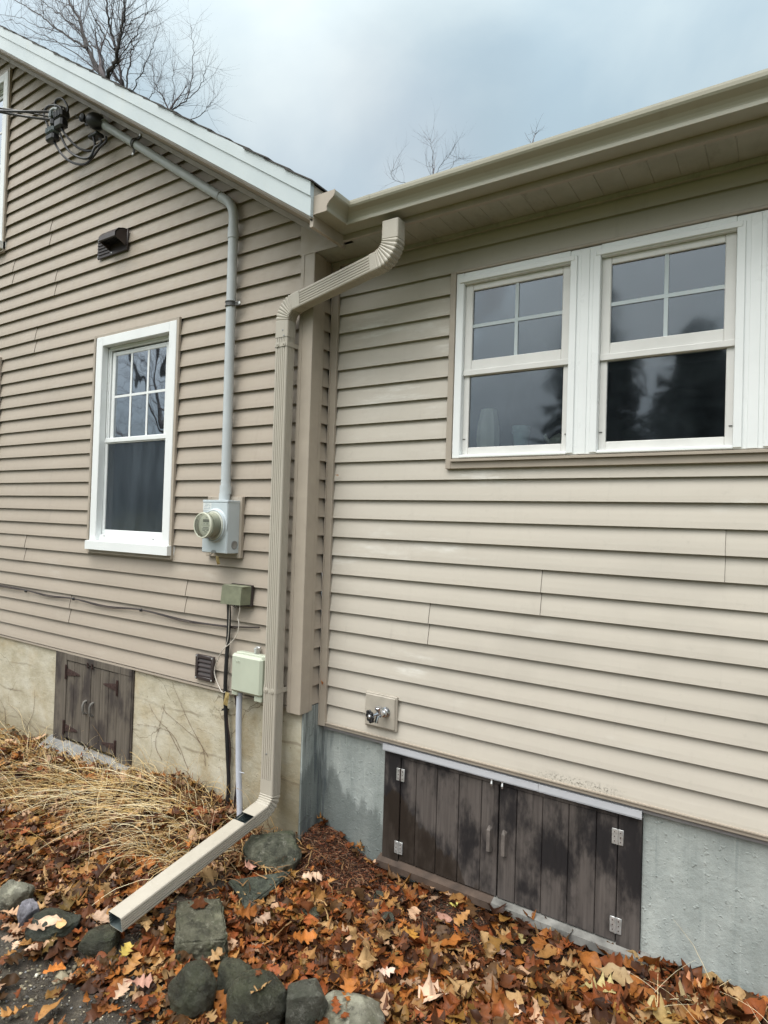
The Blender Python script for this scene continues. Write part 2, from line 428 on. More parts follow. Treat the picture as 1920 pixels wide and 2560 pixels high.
M['pvc'] = simple('pale blue grey pipe', (.50, .53, .60), .4, var=.07, scale=8)
M['whitewire'] = simple('off white wire', (.60, .56, .50), .5)
M['tag'] = simple('brass tag', (.36, .27, .11), .5, .3, var=.4, scale=50)
M['plate'] = simple('tan wall block', (.42, .38, .32), .5, var=.15, scale=14, bump=.05)
M['chrome'] = simple('chrome valve', (.66, .67, .69), .2, .95, var=.25, scale=30)

# ------------------------------------------------------------------ ground
def hsh(x, y, s=1.0): return mnoise.noise(Vector((x * s, y * s, 3.7)))
def ground(x, y):
    z = -0.165 + 0.018 * hsh(x, y, 1.7) + 0.010 * hsh(x, y, 5.0)
    z += 0.105 * math.exp(-(((x - .04) / .22) ** 2 + ((y - .13) / .17) ** 2))          # mulch heap in the corner
    z += 0.115 * math.exp(-(((x + .85) / .42) ** 2 + ((y + .05) / .22) ** 2))            # grass tussock at the wall
    z += 0.04 * math.exp(-(((x - 2.2) / .7) ** 2 + ((y - .1) / .3) ** 2))
    z -= 0.03 * max(0, min(1, (-y - .9) / .4)) * (1 if x < .35 else .3)
    r = math.hypot(x, y + 1)
    if r > 8: z -= 0.0 
    return z
def spaced(a, b, fa, fb, step):
    o = list(np.arange(fa, fb + 1e-6, step)); d = step
    v = fa
    while v > a: d *= 1.5; v -= d; o.insert(0, v)
    v = fb; d = step
    while v < b: d *= 1.5; v += d; o.append(v)
    return o
xs = spaced(-160, 160, -5.2, 4.2, .045); ys = spaced(-160, 160, -2.6, .3, .045)
gm = MB()
gm.v = [(x, y, ground(x, y) + (0.010 * hsh(x, y, 17) if abs(x) < 6 else 0)) for y in ys for x in xs]
nx = len(xs)
gm.f = [(j * nx + i, j * nx + i + 1, (j + 1) * nx + i + 1, (j + 1) * nx + i) for j in range(len(ys) - 1) for i in range(nx - 1)]
gm.m = [0] * len(gm.f); gm.smooth = [True] * len(gm.f)
b = NB('damp soil'); x, y, z = b.xyz()
soil = b.ramp(b.noise(22, 8, .7), [(.3, (.020, .014, .010)), (.55, (.060, .045, .032)), (.75, (.13, .11, .085))])
mud = b.ramp(b.noise(30, 8, .72), [(.3, (.014, .011, .008)), (.52, (.042, .034, .024)), (.76, (.12, .10, .07))])
mk = b.mr(b.math('ADD', y, b.math('MULTIPLY', b.noise(3, 4), .35)), -1.02, -.80, 1, 0)
lawn = b.ramp(b.noise(3, 6, .6), [(.3, (.05, .06, .025)), (.7, (.11, .12, .05))])
base = b.mix(mk, soil, mud)
far = b.mr(y, -3.2, -2.4, 1, 0)
base = b.mix(far, base, lawn)
b.col(base); b.rough(b.mr(b.noise(6, 4), .35, .65, .22, .75))
nb = b.bump(b.noise(38, 8, .7), .8, .015)
M['soil'] = b.done(0, .5)
tag(gm.build('ground', M['soil'], fix=False), 'damp brown soil and mud at the foot of the house walls', kind='structure')

# ------------------------------------------------------------------ house
H = thing('house', 'tan vinyl sided house with white gable rake, concrete foundation and recessed wing with gutter', 'house', (0, 0, 0))
CS = 0.1016; ZL = 0.6203; ZR = 0.6160
RAKE = lambda x: 3.147 - .655 * x            # wall line of the left roof slope (right half)
XRIDGE = -5.2; ZRIDGE = RAKE(XRIDGE)
def rake_z(x): return RAKE(x) if x >= XRIDGE else RAKE(2 * XRIDGE - x)

PD = .0195
def course_y(t): return PD * (t ** 1.25)
def siding(name, mat, x0, x1, z0, n, yplane, holes, seams, zbot, gable=False, ztop=None, axis='x', parent=H):
    mb = MB()
    seams = sorted(seams)
    rng = random.Random(hash(name) % 1000 + 5)
    for i in range(-1, n):
        a = zbot if i == -1 else z0 + i * CS
        bz = z0 + (i + 1) * CS
        if a >= bz - 1e-6: continue
        if ztop and a >= ztop: break
        hi = bz if not ztop else min(bz, ztop)
        cz = {a, hi}
        for h in holes:
            for q in (h[2], h[3]):
                if a + 1e-4 < q < hi - 1e-4: cz.add(q)
        for k in range(1, 4): cz.add(min(hi, a + (hi - a) * k / 4))
        cz = sorted(cz)
        jit = rng.uniform(-.0010, .0010)
        sx = [s for s, i0 in seams if i0 <= i <= i0 + 1]
        for ci in range(len(cz) - 1):
            za, zb = cz[ci], cz[ci + 1]
            if zb - za < 1e-5: continue
            zm = (za + zb) / 2
            X0, X1 = x0, x1
            if gable:
                # clip by the roof line: x where rake_z = zm
                lim = (3.147 - za) / .655 + .05
                X1 = min(X1, lim); X0 = max(X0, 2 * XRIDGE - lim)
                if X1 <= X0: continue
            iv = [(X0, X1)]
            for h in holes:
                if h[2] < zm < h[3]:
                    nv = []
                    for p, q in iv:
                        if h[1] <= p or h[0] >= q: nv.append((p, q)); continue
                        if h[0] > p: nv.append((p, h[0]))
                        if h[1] < q: nv.append((h[1], q))
                    iv = nv
            ta, tb = max(0, (za - (bz - CS)) / CS), max(0, (zb - (bz - CS)) / CS)
            ya, yb = yplane + course_y(ta) + jit, yplane + course_y(tb) + jit
            for p, q in iv:
                st = [p]
                v = math.floor(p / .6) * .6 + .6
                while v < q - .05: st.append(v); v += .6
                st.append(q)
                for s in sx:
                    if p < s < q: st += [s - 1e-4, s + .0012]
                    if p < s - .5 < q: st.append(s - .5)
                st = sorted(set(st))
                def off(xx):
                    o = .0011 * mnoise.noise(Vector((xx * .8, i * 3.1, yplane * 7)))
                    for s in sx:
                        if s - .5 <= xx <= s: o -= .0034 * (xx - (s - .5)) / .5
                    return o
                for u, w_ in zip(st[:-1], st[1:]):
                    mi = 1 if (w_ - u < .0020 and sx) else 0  # seam edge face takes the painted shadow colour
                    ou, ow = off(u), off(w_)
                    pts = [(u, ya + ou, za), (w_, ya + ow, za), (w_, yb + ow, zb), (u, yb + ou, zb)]
                    if axis == 'y': pts = [(yplane - (yy - yplane), xx, zz2) for xx, yy, zz2 in pts]
                    mb.quad(*pts, mi=mi)
                    if ci == 0:      # rolled lip, then the open shadow gap under the butt
                        bk = yplane + PD + .0035
                        for (y0_, z0_), (y1_, z1_) in (((None, za), (.0028, za)), ((.0028, za), (.0034, za + .013)), ((.0034, za + .013), (bk - yplane, za + .015)), ((bk - yplane, za + .015), (PD + .0005, za - .001))):
                            a0 = ya + ou if y0_ is None else yplane + y0_ + ou * (y0_ < .01); a1 = ya + ow if y0_ is None else yplane + y0_ + ow * (y0_ < .01)
                            b0_ = yplane + y1_ + ou * (y1_ < .01); b1_ = yplane + y1_ + ow * (y1_ < .01)
                            pts = [(u, a0, z0_), (w_, a1, z0_), (w_, b1_, z1_), (u, b0_, z1_)]
                            if axis == 'y': pts = [(yplane - (yy - yplane), xx, zz2) for xx, yy, zz2 in pts]
                            mb.quad(*pts)
    return mb.build(name, [mat, M['gap_shade']], parent, fix=False)

# openings: x0, x1, z0, z1
WL = [(-1.985, -1.09, 1.350, 2.860), (-4.235, -3.345, 1.350, 2.875), (-4.255, -3.365, 3.770, 5.290)]
idx = lambda z: int(round((z - ZL) / CS))
seL = [(-2.66, idx(3.66)), (-3.20, idx(3.47)), (-2.56, idx(3.26)), (-2.82, idx(2.86)), (-2.85, idx(1.23)), (-2.20, idx(.82)), (-.95, idx(1.02)), (-4.6, 8), (-5.3, 14)]
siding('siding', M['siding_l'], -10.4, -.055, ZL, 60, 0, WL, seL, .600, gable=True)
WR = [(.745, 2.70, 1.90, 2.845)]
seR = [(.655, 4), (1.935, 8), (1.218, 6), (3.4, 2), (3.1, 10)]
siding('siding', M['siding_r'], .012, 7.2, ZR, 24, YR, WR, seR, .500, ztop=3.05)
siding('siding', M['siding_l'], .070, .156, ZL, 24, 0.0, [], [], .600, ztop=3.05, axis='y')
# far walls and inner filling, so the house is closed from every side
mb = MB()
mb.quad((-10.4, .016, .5), (-10.4, 9, .5), (-10.4, 9, rake_z(-10.4)), (-10.4, .016, rake_z(-10.4)))
mb.quad((-10.4, 9, .5), (7.2, 9, .5), (7.2, 9, 3.05), (-10.4, 9, 3.05))
mb.quad((7.2, YR + .016, .4), (7.2, 9, .4), (7.2, 9, 3.05), (7.2, YR + .016, 3.05))
mb.add([(-10.4, 9, 3.05), (0, 9, 3.05), (XRIDGE, 9, ZRIDGE)], [(0, 1, 2)])
mb.build('wall', M['siding_l'], H, fix=False)

# foundations
mb = MB()
hx0, hx1 = -2.362, -1.440
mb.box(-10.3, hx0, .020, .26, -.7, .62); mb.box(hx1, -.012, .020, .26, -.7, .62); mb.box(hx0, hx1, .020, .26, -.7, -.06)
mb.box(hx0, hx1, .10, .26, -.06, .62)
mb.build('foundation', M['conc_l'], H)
mb = MB()
gx0, gx1 = .414, 1.662
yf = YR + .030
mb.box(gx1, 7.1, yf, yf + .25, -.7, .60); mb.box(gx0, gx1, yf, yf + .25, -.7, -.13); mb.box(gx0, gx1, yf + .06, yf + .25, -.13, .60)
mb.box(-.3, gx0, yf + .002, yf + .25, -.7, .60)
# the grey face that turns the corner
mb.box(-.0115, -.0005, .0215, yf + .001, -.7, .615)
mb.build('foundation', M['conc_r'], H)

# corner post
mb = MB()
pf = -.016
mb.box(-.0917, .003, pf, .002, .588, 3.043, ch=.002)
mb.box(-.0150, .005, pf + .0005, .058, .589, 3.042, ch=.002)
mb.box(-.010, .0035, .058, .083, .592, 3.041, ch=.0015)
mb.box(-.080, -.066, pf - .0022, pf + .001, .5895, 3.042)     # raised bead down the front
mb.build('corner_post', M['trim'], H)
# J-channels of the wing wall
mb = MB()
mb.box(.000, .043, YR - .016, YR + .004, .4965, 3.04, ch=.002)
mb.box(.0008, .007, YR - .022, YR - .0155, .498, 3.038)
mb.box(.0434, 7.15, YR - .010, YR + .006, .4960, .5160, ch=.002)
mb.box(.0434, 7.15, YR - .0165, YR - .009, .5140, .5190)
mb.build('corner_channel', M['trim'], H)
mb = MB(); mb.box(.02, 7.1, YR + .008, YR + .034, .4760, .4985)
mb.build('starter_strip', simple('shaded grey starter strip', (.30, .29, .295), .5), H)
mb = MB(); mb.box(.414, 1.232, YR - .004, YR + .005, .451, .4835); mb.box(1.2335, 1.6615, YR - .004, YR + .005, .4505, .4835)
mb.box(.414, 1.6615, YR - .004, YR + .030, .4525, .4545)
mb.build('flashing', M['flash'], H)

# roof: left gable slab with rake fascia, soffit and shingles
OV = .335
mb = MB()      # fascia, two bands and drip edge, as parallelograms along the slope
def slope_box(mb, xa, xb, y0, y1, d0, d1, mi=0):
    for (p, q) in ((xa, xb),):
        vs = []
        for yy in (y0, y1):
            for xx in (p, q):
                for dd in (d0, d1): vs.append((xx, yy, rake_z(xx) + dd))
        mb.add(vs, [(0, 1, 3, 2), (4, 6, 7, 5), (0, 4, 5, 1), (2, 3, 7, 6), (0, 2, 6, 4), (1, 5, 7, 3)], mi)
XE = .256
for xa, xb in ((XRIDGE, -2.83), (-2.828, XE - .002)):
    slope_box(mb, xa, xb, -OV - .020, -OV, .045, .138)
    slope_box(mb, xa, xb, -OV - .026, -OV + .001, .138, .205)
for xa, xb in ((2 * XRIDGE - XE, XRIDGE),):
    slope_box(mb, xa, xb, -OV - .020, -OV, .045, .138); slope_box(mb, xa, xb, -OV - .026, -OV + .001, .138, .205)
mb.build('rake_fascia', M['fascia'], H)
mb = MB()      # sloping soffit under the rake, frieze along the wall
for xa, xb in ((XRIDGE, XE - .004), (2 * XRIDGE - XE, XRIDGE)):
    slope_box(mb, xa, xb, -OV, -.0998, .028, .048); slope_box(mb, xa, min(xb, .185), -.0998, .012, .028, .048)
    slope_box(mb, xa, min(xb, .19), -.030, .0, -.004, .027)
    slope_box(mb, xa, xb, -OV - .012, -OV + .012, .036, .0455)
mb.build('rake_soffit', M['trim'], H)
# boxed eave return left of the gutter
mb = MB()
ze = 3.043
mb.add([(-.10, -.0135, ze + .004), (XE - .065, -.0135, ze + .004), (-.10, -.0135, RAKE(-.10) + .02)], [(0, 1, 2)])
mb.add([(-.10, .0, ze + .004), (XE - .065, .0, ze + .004), (-.10, .0, RAKE(-.10) + .02)], [(0, 1, 2)])
mb.quad((-.10, -.0135, ze + .004), (XE - .065, -.0135, ze + .004), (XE - .065, .0, ze + .004), (-.10, .0, ze + .004))
mb.box(-.095, XE - .07, -.018, -.0135, ze - .004, ze + .012)
mb.build('eave_return', M['siding_l'], H)
sh = MB()      # shingle layer of both slopes, ragged butts at the rake edge
rg = random.Random(4)
for side in (0, 1):
    v0 = -OV - .033; t = 0
    L0 = (XE + .035 - XRIDGE)
    nstep = int(L0 / .14)
    for k in range(nstep):
        xa = XE + .012 - k * L0 / nstep; xb = XE - .004 - (k + 1.12) * L0 / nstep
        j = rg.uniform(-.004, .008); l = rg.uniform(0, .003)
        da, db = .2135 + .002 + l, .2065 + l * .5
        if side: xa, xb = 2 * XRIDGE - xa, 2 * XRIDGE - xb
        vs = []
        for yy in (v0 + j, 9.3):
            for xx, dd in ((xa, da), (xb, db)):
                zb_ = (RAKE(xx) if not side else RAKE(2 * XRIDGE - xx))
                vs += [(xx, yy, zb_ + dd), (xx, yy, zb_ + dd - .007)]
        sh.add(vs, [(0, 2, 3, 1), (4, 5, 7, 6), (0, 1, 5, 4), (2, 6, 7, 3), (0, 4, 6, 2), (1, 3, 7, 5)])
# wing roof, 4 in 12, behind its gutter
wr = lambda y: 3.118 + (y + .10) * .333
for k in range(24):
    ya = -.135 + k * .2; yb = ya + .215
    sh.add([(XE - .1, ya, wr(ya) + .014), (7.5, ya, wr(ya) + .014), (7.5, yb, wr(yb) + .006), (XE - .1, yb, wr(yb) + .006),
            (XE - .1, ya, wr(ya) + .002), (7.5, ya, wr(ya) + .002)], [(0, 1, 2, 3), (0, 4, 5, 1)])
sh.quad((XE - .1, 4.66, wr(4.66)), (7.5, 4.66, wr(4.66)), (7.5, 9.4, wr(4.66) - 1.6), (XE - .1, 9.4, wr(4.66) - 1.6))
sh.build('roof', M['shingle'], H, fix=False)
mb = MB()
slope_box(mb, XRIDGE, XE - .022, -OV + .001, 9.2, .1, .204); slope_box(mb, 2 * XRIDGE - XE, XRIDGE, -OV + .001, 9.2, .1, .204)
mb.build('roof_deck', M['ledge_brown'], H)

# eave soffits with V grooves, fascia boards
def soffit_panels(name, x0, x1, y0, y1, z):
    mb = MB(); x = x0; k = 0
    while x < x1:
        q = min(x + .100, x1)
        mb.quad((x, y0, z), (q - .005, y0, z), (q - .005, y1, z), (x, y1, z))
        if q < x1:
            mb.quad((q - .005, y0, z), (q - .0025, y0, z + .0028), (q - .0025, y1, z + .0028), (q - .005, y1, z))
            mb.quad((q - .0025, y0, z + .0028), (q, y0, z), (q, y1, z), (q - .0025, y1, z + .0028))
        # small nail-slot notch at the wall side
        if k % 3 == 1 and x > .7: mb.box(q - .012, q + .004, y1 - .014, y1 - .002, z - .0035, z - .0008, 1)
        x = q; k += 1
    return mb.build(name, [M['soffit'], M['gap_shade']], H, fix=False)
soffit_panels('wing_soffit', XE + .001, 7.4, -.0985, YR + .02, 3.0385)
mb = MB(); mb.quad((-.02, .0, 3.0455), (XE, .0, 3.0455), (XE, YR + .02, 3.0455), (-.02, YR + .02, 3.0455))
mb.box(-.015, XE, YR - .014, YR + .004, 3.022, 3.044)
mb.box(XE, 7.2, YR - .014, YR + .004, 3.018, 3.0378)
mb.build('eave_soffit', M['soffit'], H, fix=False)
mb = MB()
mb.box(XE - .02, 7.4, -.0995, -.080, 3.012, 3.118)
mb.box(XE - .02, XE - .0005, -OV, -.0995, 2.985, 3.178)
mb.build('eave_fascia', M['trim'], H)

# gutter: K profile, inside mitre
GP = [(.0, .088), (.0, .0), (.076, .0), (.079, .002), (.0795, .0155), (.0775, .0175), (.0795, .024), (.085, .033), (.094, .043), (.106, .051), (.116, .058),
      (.121, .066), (.1225, .078), (.1225, .0865), (.119, .0885), (.111, .0885), (.111, .0845), (.1165, .0845)]
GZ = 3.0395; GY = -.1003
G = MB()
GE = -.333
for k in range(len(GP) - 1):
    (s0, h0), (s1, h1) = GP[k], GP[k + 1]
    nseg = 12
    xx = [None] + [1.2 + i * .6 for i in range(11)]
    for a, c in zip(range(len(xx) - 1), range(1, len(xx))):
        xa0 = XE + s0 if xx[a] is None else xx[a]; xa1 = XE + s1 if xx[a] is None else xx[a]
        G.add([(xa0, GY - s0, GZ + h0), (xx[c], GY - s0, GZ + h0), (xx[c], GY - s1, GZ + h1), (xa1, GY - s1, GZ + h1)], [(0, 1, 2, 3)])
    G.add([(XE + s0, GE, GZ + h0), (XE + s0, GY - s0, GZ + h0), (XE + s1, GY - s1, GZ + h1), (XE + s1, GE, GZ + h1)], [(0, 1, 2, 3)])
# sleeve of the mitre piece, a millimetre proud
for k in range(2, 14):
    (s0, h0), (s1, h1) = GP[k], GP[k + 1]
    G.add([(XE + .20, GY - s0 - .0012, GZ + h0), (XE + .235, GY - s0 - .0012, GZ + h0), (XE + .235, GY - s1 - .0012, GZ + h1), (XE + .20, GY - s1 - .0012, GZ + h1)], [(0, 1, 2, 3)])
gut = G.build('gutter', M['gutter'], H, fix=False)
mb = MB()
ec = GP[:15]
mb.prism([(a + .0, h) for a, h in ec], lambda a, h, t: (XE + a, t, GZ + h), GE, GE - .0025)
for (a0, h0), (a1, h1) in zip(ec[1:], ec[2:]):      # crimped rim
    mb.tube([(XE + a0, GE - .003, GZ + h0), (XE + a1, GE - .003, GZ + h1)], .0022, 5)
mb.build('end_cap', M['trim'], gut)

# ------------------------------------------------------------------ windows
def frame4(mb, x0, x1, z0, z1, w, y0, y1, ch=.002, mi=0, wb=None, wt=None):
    wb = w if wb is None else wb; wt = w if wt is None else wt
    mb.box(x0, x0 + w, y0, y1, z0, z1, mi, ch); mb.box(x1 - w, x1, y0, y1, z0, z1, mi, ch)
    mb.box(x0 + w, x1 - w, y0 + .0006, y1 - .0006, z0, z0 + wb, mi, ch); mb.box(x0 + w, x1 - w, y0 + .0006, y1 - .0006, z1 - wt, z1, mi, ch)
def room(mb, x0, x1, z0, z1, y0, y1):
    mb.quad((x0, y0, z0), (x0, y1, z0), (x0, y1, z1), (x0, y0, z1)); mb.quad((x1, y0, z0), (x1, y1, z0), (x1, y1, z1), (x1, y0, z1))
    mb.quad((x0, y1, z0), (x1, y1, z0), (x1, y1, z1), (x0, y1, z1)); mb.quad((x0, y0, z0), (x1, y0, z0), (x1, y1, z0), (x0, y1, z0))
    mb.quad((x0, y0, z1), (x1, y0, z1), (x1, y1, z1), (x0, y1, z1))
def gable_window(x0, z0, z1, full=True, label=None):
    """x0,z0,z1 = outer corner of the tan channel; width .914"""
    W = .914; x1 = x0 + W
    mb = MB()
    frame4(mb, x0, x1, z0, z1, .022, -.016, .004, wb=.028)
    mb.box(x0 + .002, x1 - .002, -.020, -.0155, z0 + .001, z0 + .006)
    win = mb.build('window', M['trim'], H)
    if label: win['label'] = label
    mb = MB()      # white casing
    a0, a1 = x0 + .046, x1 - .020; c0, c1 = x0 + .112, x1 - .090; zt, zti, zs = z1 - .020, z1 - .086, z0 + .088
    mb.box(a0, c0, -.020, .028, zs, zt, ch=.003); mb.box(c1, a1, -.020, .028, zs, zt, ch=.003); mb.box(c0, c1, -.0193, .028, zti, zt - .0005, ch=.003)
    mb.box(x0 + .030, a0, -.012, .01, zs, zt); 
    mb.box(c0, c1, .0285, .034, zti - .012, zti); mb.box(c0, c0 + .012, .0285, .034, zs, zti)
    mb.build('frame', M['white'], win)
    mb = MB(); mb.prism([(-.045, 0), (-.045, .058), (.034, .066), (.034, 0)], lambda a, h, t: (t, a, z0 + .026 + h), x0 + .030, x1 + .0)
    mb.build('sill', M['white'], win)
    rail = z0 + (.760 + .012)
    # upper sash
    gx0, gx1 = x0 + .182, x1 - .188; gz0, gz1 = z0 + .804, z1 - .152
    mb = MB()
    frame4(mb, c0 - .004, c1 + .03, rail - .006, zti + .002, .030, .0345, .060, wt=.028, wb=.024)
    frame4(mb, gx0 - .034, gx1 + .034, gz0 - .014, gz1 + .030, .034, .0385, .056, ch=.004, wb=.014, wt=.030)
    mb.box(c0 - .01, c1 + .03, .024, .040, rail - .004, rail + .028, ch=.004)
    for q in (1, 2):
        cx = gx0 + (gx1 - gx0) * q / 3; mb.box(cx - .009, cx + .009, .0405, .0430, gz0, gz1)
    cz = (gz0 + gz1) / 2; mb.box(gx0, gx1, .0400, .0432, cz - .008, cz + .008)
    mb.build('sash', M['white'], win)
    mb = MB(); mb.box(gx0 - .002, gx1 + .002, .0435, .0455, gz0 - .002, gz1 + .002); mb.build('pane', M['glass_coated'], win)
    # lower sash
    mb = MB(); lz0 = z0 + .166
    frame4(mb, c0 - .012, c1 + .03, z0 + .092, rail - .0045, .034, .030, .046, ch=.003, wb=.072, wt=.006)
    mb.box(c0 - .004, c1, .010, .032, z0 + .090, z0 + .128, ch=.002)
    for cx in (c0 + .05, c1 - .13): mb.box(cx, cx + .016, .0085, .0105, z0 + .118, z0 + .122, 1)
    mb.build('sash', [M['white'], M['black']], win)
    mb = MB(); mb.box(c0 + .021, c1 - .002, .040, .042, lz0 - .003, rail - .010); mb.build('pane', M['screen'], win)
    mb = MB()
    frame4(mb, c0 + .020, c1 + .02, lz0 - .03, rail, .045, .058, .075); mb.box(c0 + .065, c0 + .078, .085, .10, lz0, rail)
    mb.build('inner_track', simple('grey inner track', (.34, .345, .34), .5), win)
    mb = MB(); n = 28       # curtain with folds behind the pane
    for k in range(n):
        xa = c0 + .10 + (c1 - c0) * k / n; xb = c0 + .10 + (c1 - c0) * (k + 1) / n
        ya = .20 + .016 * math.sin(k * 1.3) + .01 * math.sin(k * .37); yb = .20 + .016 * math.sin((k + 1) * 1.3) + .01 * math.sin((k + 1) * .37)
        mb.quad((xa, ya, z0), (xb, yb, z0), (xb, yb, z1), (xa, ya, z1))
    mb.build('curtain', M['curtain'], win)
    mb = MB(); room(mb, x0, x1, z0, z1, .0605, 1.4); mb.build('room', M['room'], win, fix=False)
    return win
gable_window(-1.994, 1.342, 2.867, label='double hung window with six pane upper sash, right of the gable wall')
gable_window(-4.240, 1.342, 2.880, label='white framed window at the left edge of the wall')
gable_window(-4.262, 3.757, 5.303, label='upper window near the gable peak')

# triple mulled window of the wing
mb = MB()
X0, X1, Z0, Z1 = .732, 2.715, 1.886, 2.850
mb.box(X0, X0 + .030, YR - .016, YR + .004, Z0, Z1, ch=.002); mb.box(X1 - .03, X1, YR - .016, YR + .004, Z0, Z1, ch=.002)
mb.box(X0 + .03, X1 - .03, YR - .0155, YR + .004, Z0, Z0 + .034, ch=.002); mb.box(X0 + .03, X1 - .03, YR - .0155, YR + .004, Z1 - .014, Z1, ch=.002)
mb.prism([(-.030, 0), (-.030, .010), (.0, .016), (.0, 0)], lambda a, h, t: (t, YR + a, Z0 + .034 + h), X0 + .030, X1 - .03)
tw = mb.build('triple_window', M['trim'], H)
mb = MB()
ops = [(.804, 1.318), (1.447, 1.953), (2.082, 2.596)]
OZ0, OZ1 = 1.952, 2.779
mb.box(.764, ops[0][0], YR - .012, YR + .030, 1.936, 2.834, ch=.003)
for a, c in ((ops[0][1], ops[1][0]), (ops[1][1], ops[2][0])):
    mb.box(a, c, YR - .009, YR + .030, 1.936, 2.832, ch=.002)
    mb.box(a, a + .030, YR - .017, YR - .009, 1.942, 2.805, ch=.002); mb.box(c - .030, c, YR - .017, YR - .009, 1.942, 2.805, ch=.002)
    mm = (a + c) / 2
    mb.box(mm - .018, mm + .018, YR - .013, YR - .009, 1.937, 2.826, ch=.0015)
mb.box(ops[2][1], 2.68, YR - .012, YR + .030, 1.936, 2.834, ch=.003)
for a, c in ops:
    mb.box(a, c, YR - .0113, YR + .030, 1.936, OZ0, ch=.003); mb.box(a, c, YR - .0113, YR + .030, OZ1, 2.834, ch=.003)
    mb.box(a, c, YR - .0165, YR - .0113, 1.940, 1.9465); mb.box(a - .02, c + .02, YR - .0192, YR - .0113, OZ1 + .006, OZ1 + .030, ch=.002)
mb.build('frame', M['white'], tw)
for k, (a, c) in enumerate(ops):
    mb = MB()
    frame4(mb, a, c, 2.340, OZ1, .040, YR + .010, YR + .034, ch=.003, wt=.032, wb=.070)
    mb.box(a + .0, c, YR + .0035, YR + .012, 2.336, 2.362, ch=.002)
    mb.build('sash', M['sash'], tw)
    mb = MB(); cx = (a + c) / 2 + .003; mb.box(cx - .008, cx + .008, YR + .0165, YR + .0195, 2.405, 2.75); mb.box(a + .04, c - .04, YR + .0160, YR + .0200, 2.568, 2.584)
    mb.build('muntin', M['fascia'], tw)
    mb = MB(); mb.box(a + .036, c - .036, YR + .0208, YR + .0228, 2.404, 2.751); mb.build('pane', M['glass_hazed'], tw)
    mb = MB(); frame4(mb, a + .0, c - .0, OZ0, 2.342, .030, YR + .016, YR + .042, ch=.003, wb=.038, wt=.008); 
    for q in (a + .004, c - .016): mb.box(q, q + .012, YR + .0125, YR + .016, OZ0 + .077, OZ0 + .080, 1)
    mb.build('sash', [M['sash'], M['black']], tw)
    mb = MB(); mb.box(a + .028, c - .028, YR + .026, YR + .028, OZ0 + .036, 2.336); mb.build('pane', M['glass'], tw)
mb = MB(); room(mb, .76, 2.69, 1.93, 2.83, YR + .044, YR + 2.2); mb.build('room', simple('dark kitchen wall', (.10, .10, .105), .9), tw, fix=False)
mb = MB(); mb.box(.77, 2.68, YR + .046, YR + .22, 1.955, 1.976); mb.build('inner_sill', M['sash'], tw)

# ------------------------------------------------------------------ crawl space hatches
def plank(mb, x0, x1, y, z0, z1, t=.018, ch=.0025): mb.box(x0, x1, y, y + t, z0, z1, 0, ch)
# left, in the gable foundation
mb = MB()
plank(mb, -2.356, -2.2105, .004, -.045, .600, .03); plank(mb, -1.5995, -1.452, .004, -.045, .551, .03)
mb.box(-2.2100, -1.452, .001, .035, .5515, .600, ch=.003)
mb.box(-1.4515, -1.4415, .010, .10, -.05, .60)
hl = mb.build('foundation_hatch', M['hatch_l'], H); hl['label'] = 'grey weathered hatch with rusty strap hinges and two small doors'
for xs_, kx in (((-2.2075, -2.117, -2.012, -1.9145), -1.953), ((-1.9085, -1.798, -1.704, -1.6025), -1.870)):
    mb = MB()
    for a, c in zip(xs_[:-1], xs_[1:]): plank(mb, a + .0012, c - .0012, .0075 + .001 * math.sin(a * 50), -.002, .546)
    d = mb.build('door', M['hatch_l'], hl)
    mb = MB()
    p = [(kx, .006, .214), (kx, -.012, .220), (kx, -.020, .240), (kx, -.020, .280), (kx, -.012, .298), (kx, .006, .304)]
    mb.tube(p, .0085, 8); mb.build('handle', simple('grey worn handle', (.17, .16, .145), .7, var=.3, scale=30), hl)
def strap(xh, z, dirn, parent):
    mb = MB()
    mb.box(xh - .010, xh + .010, -.0025, .0025, z - .052, z + .052)
    mb.box(xh - .004, xh + .004, -.007, -.0005, z - .050, z + .050)
    mb.prism([(0, -.026), (.0, .026), (.135, .008), (.155, 0), (.135, -.008)], lambda a, h, t: (xh + dirn * (.011 + a), t, z + h), .0068, .0030)
    for q in (.03, .08, .13): mb.lathe([(0, .0), (.005, .0), (.004, .003), (0, .0035)], (xh + dirn * q, .003, z), (0, -1, 0), 8)
    mb.build('hinge', M['rust'], parent)
strap(-2.2105, .467, 1, hl); strap(-2.2150, .069, 1, hl); strap(-1.6000, .454, -1, hl); strap(-1.6000, .055, -1, hl)
for zz_, s in ((.555, 1), (-.012, -1)):
    for xx_ in (-1.936, -1.884):
        mb = MB(); mb.tube([(xx_, .002, zz_ - .02 * s), (xx_, -.008, zz_ - .01 * s), (xx_, -.004, zz_ + .004 * s), (xx_, -.009, zz_ + .018 * s)], .005, 7); mb.build('turn_latch', M['rust'], hl)
mb = MB(); mb.prism([(-.115, -.155), (-.105, -.10), (.02, -.025), (.02, -.16)], lambda a, h, t: (t, a, h), -2.40, -1.44)
mb.build('threshold', simple('damp grey sill', (.20, .20, .195), .75, var=.35, scale=18, bump=.25), hl)

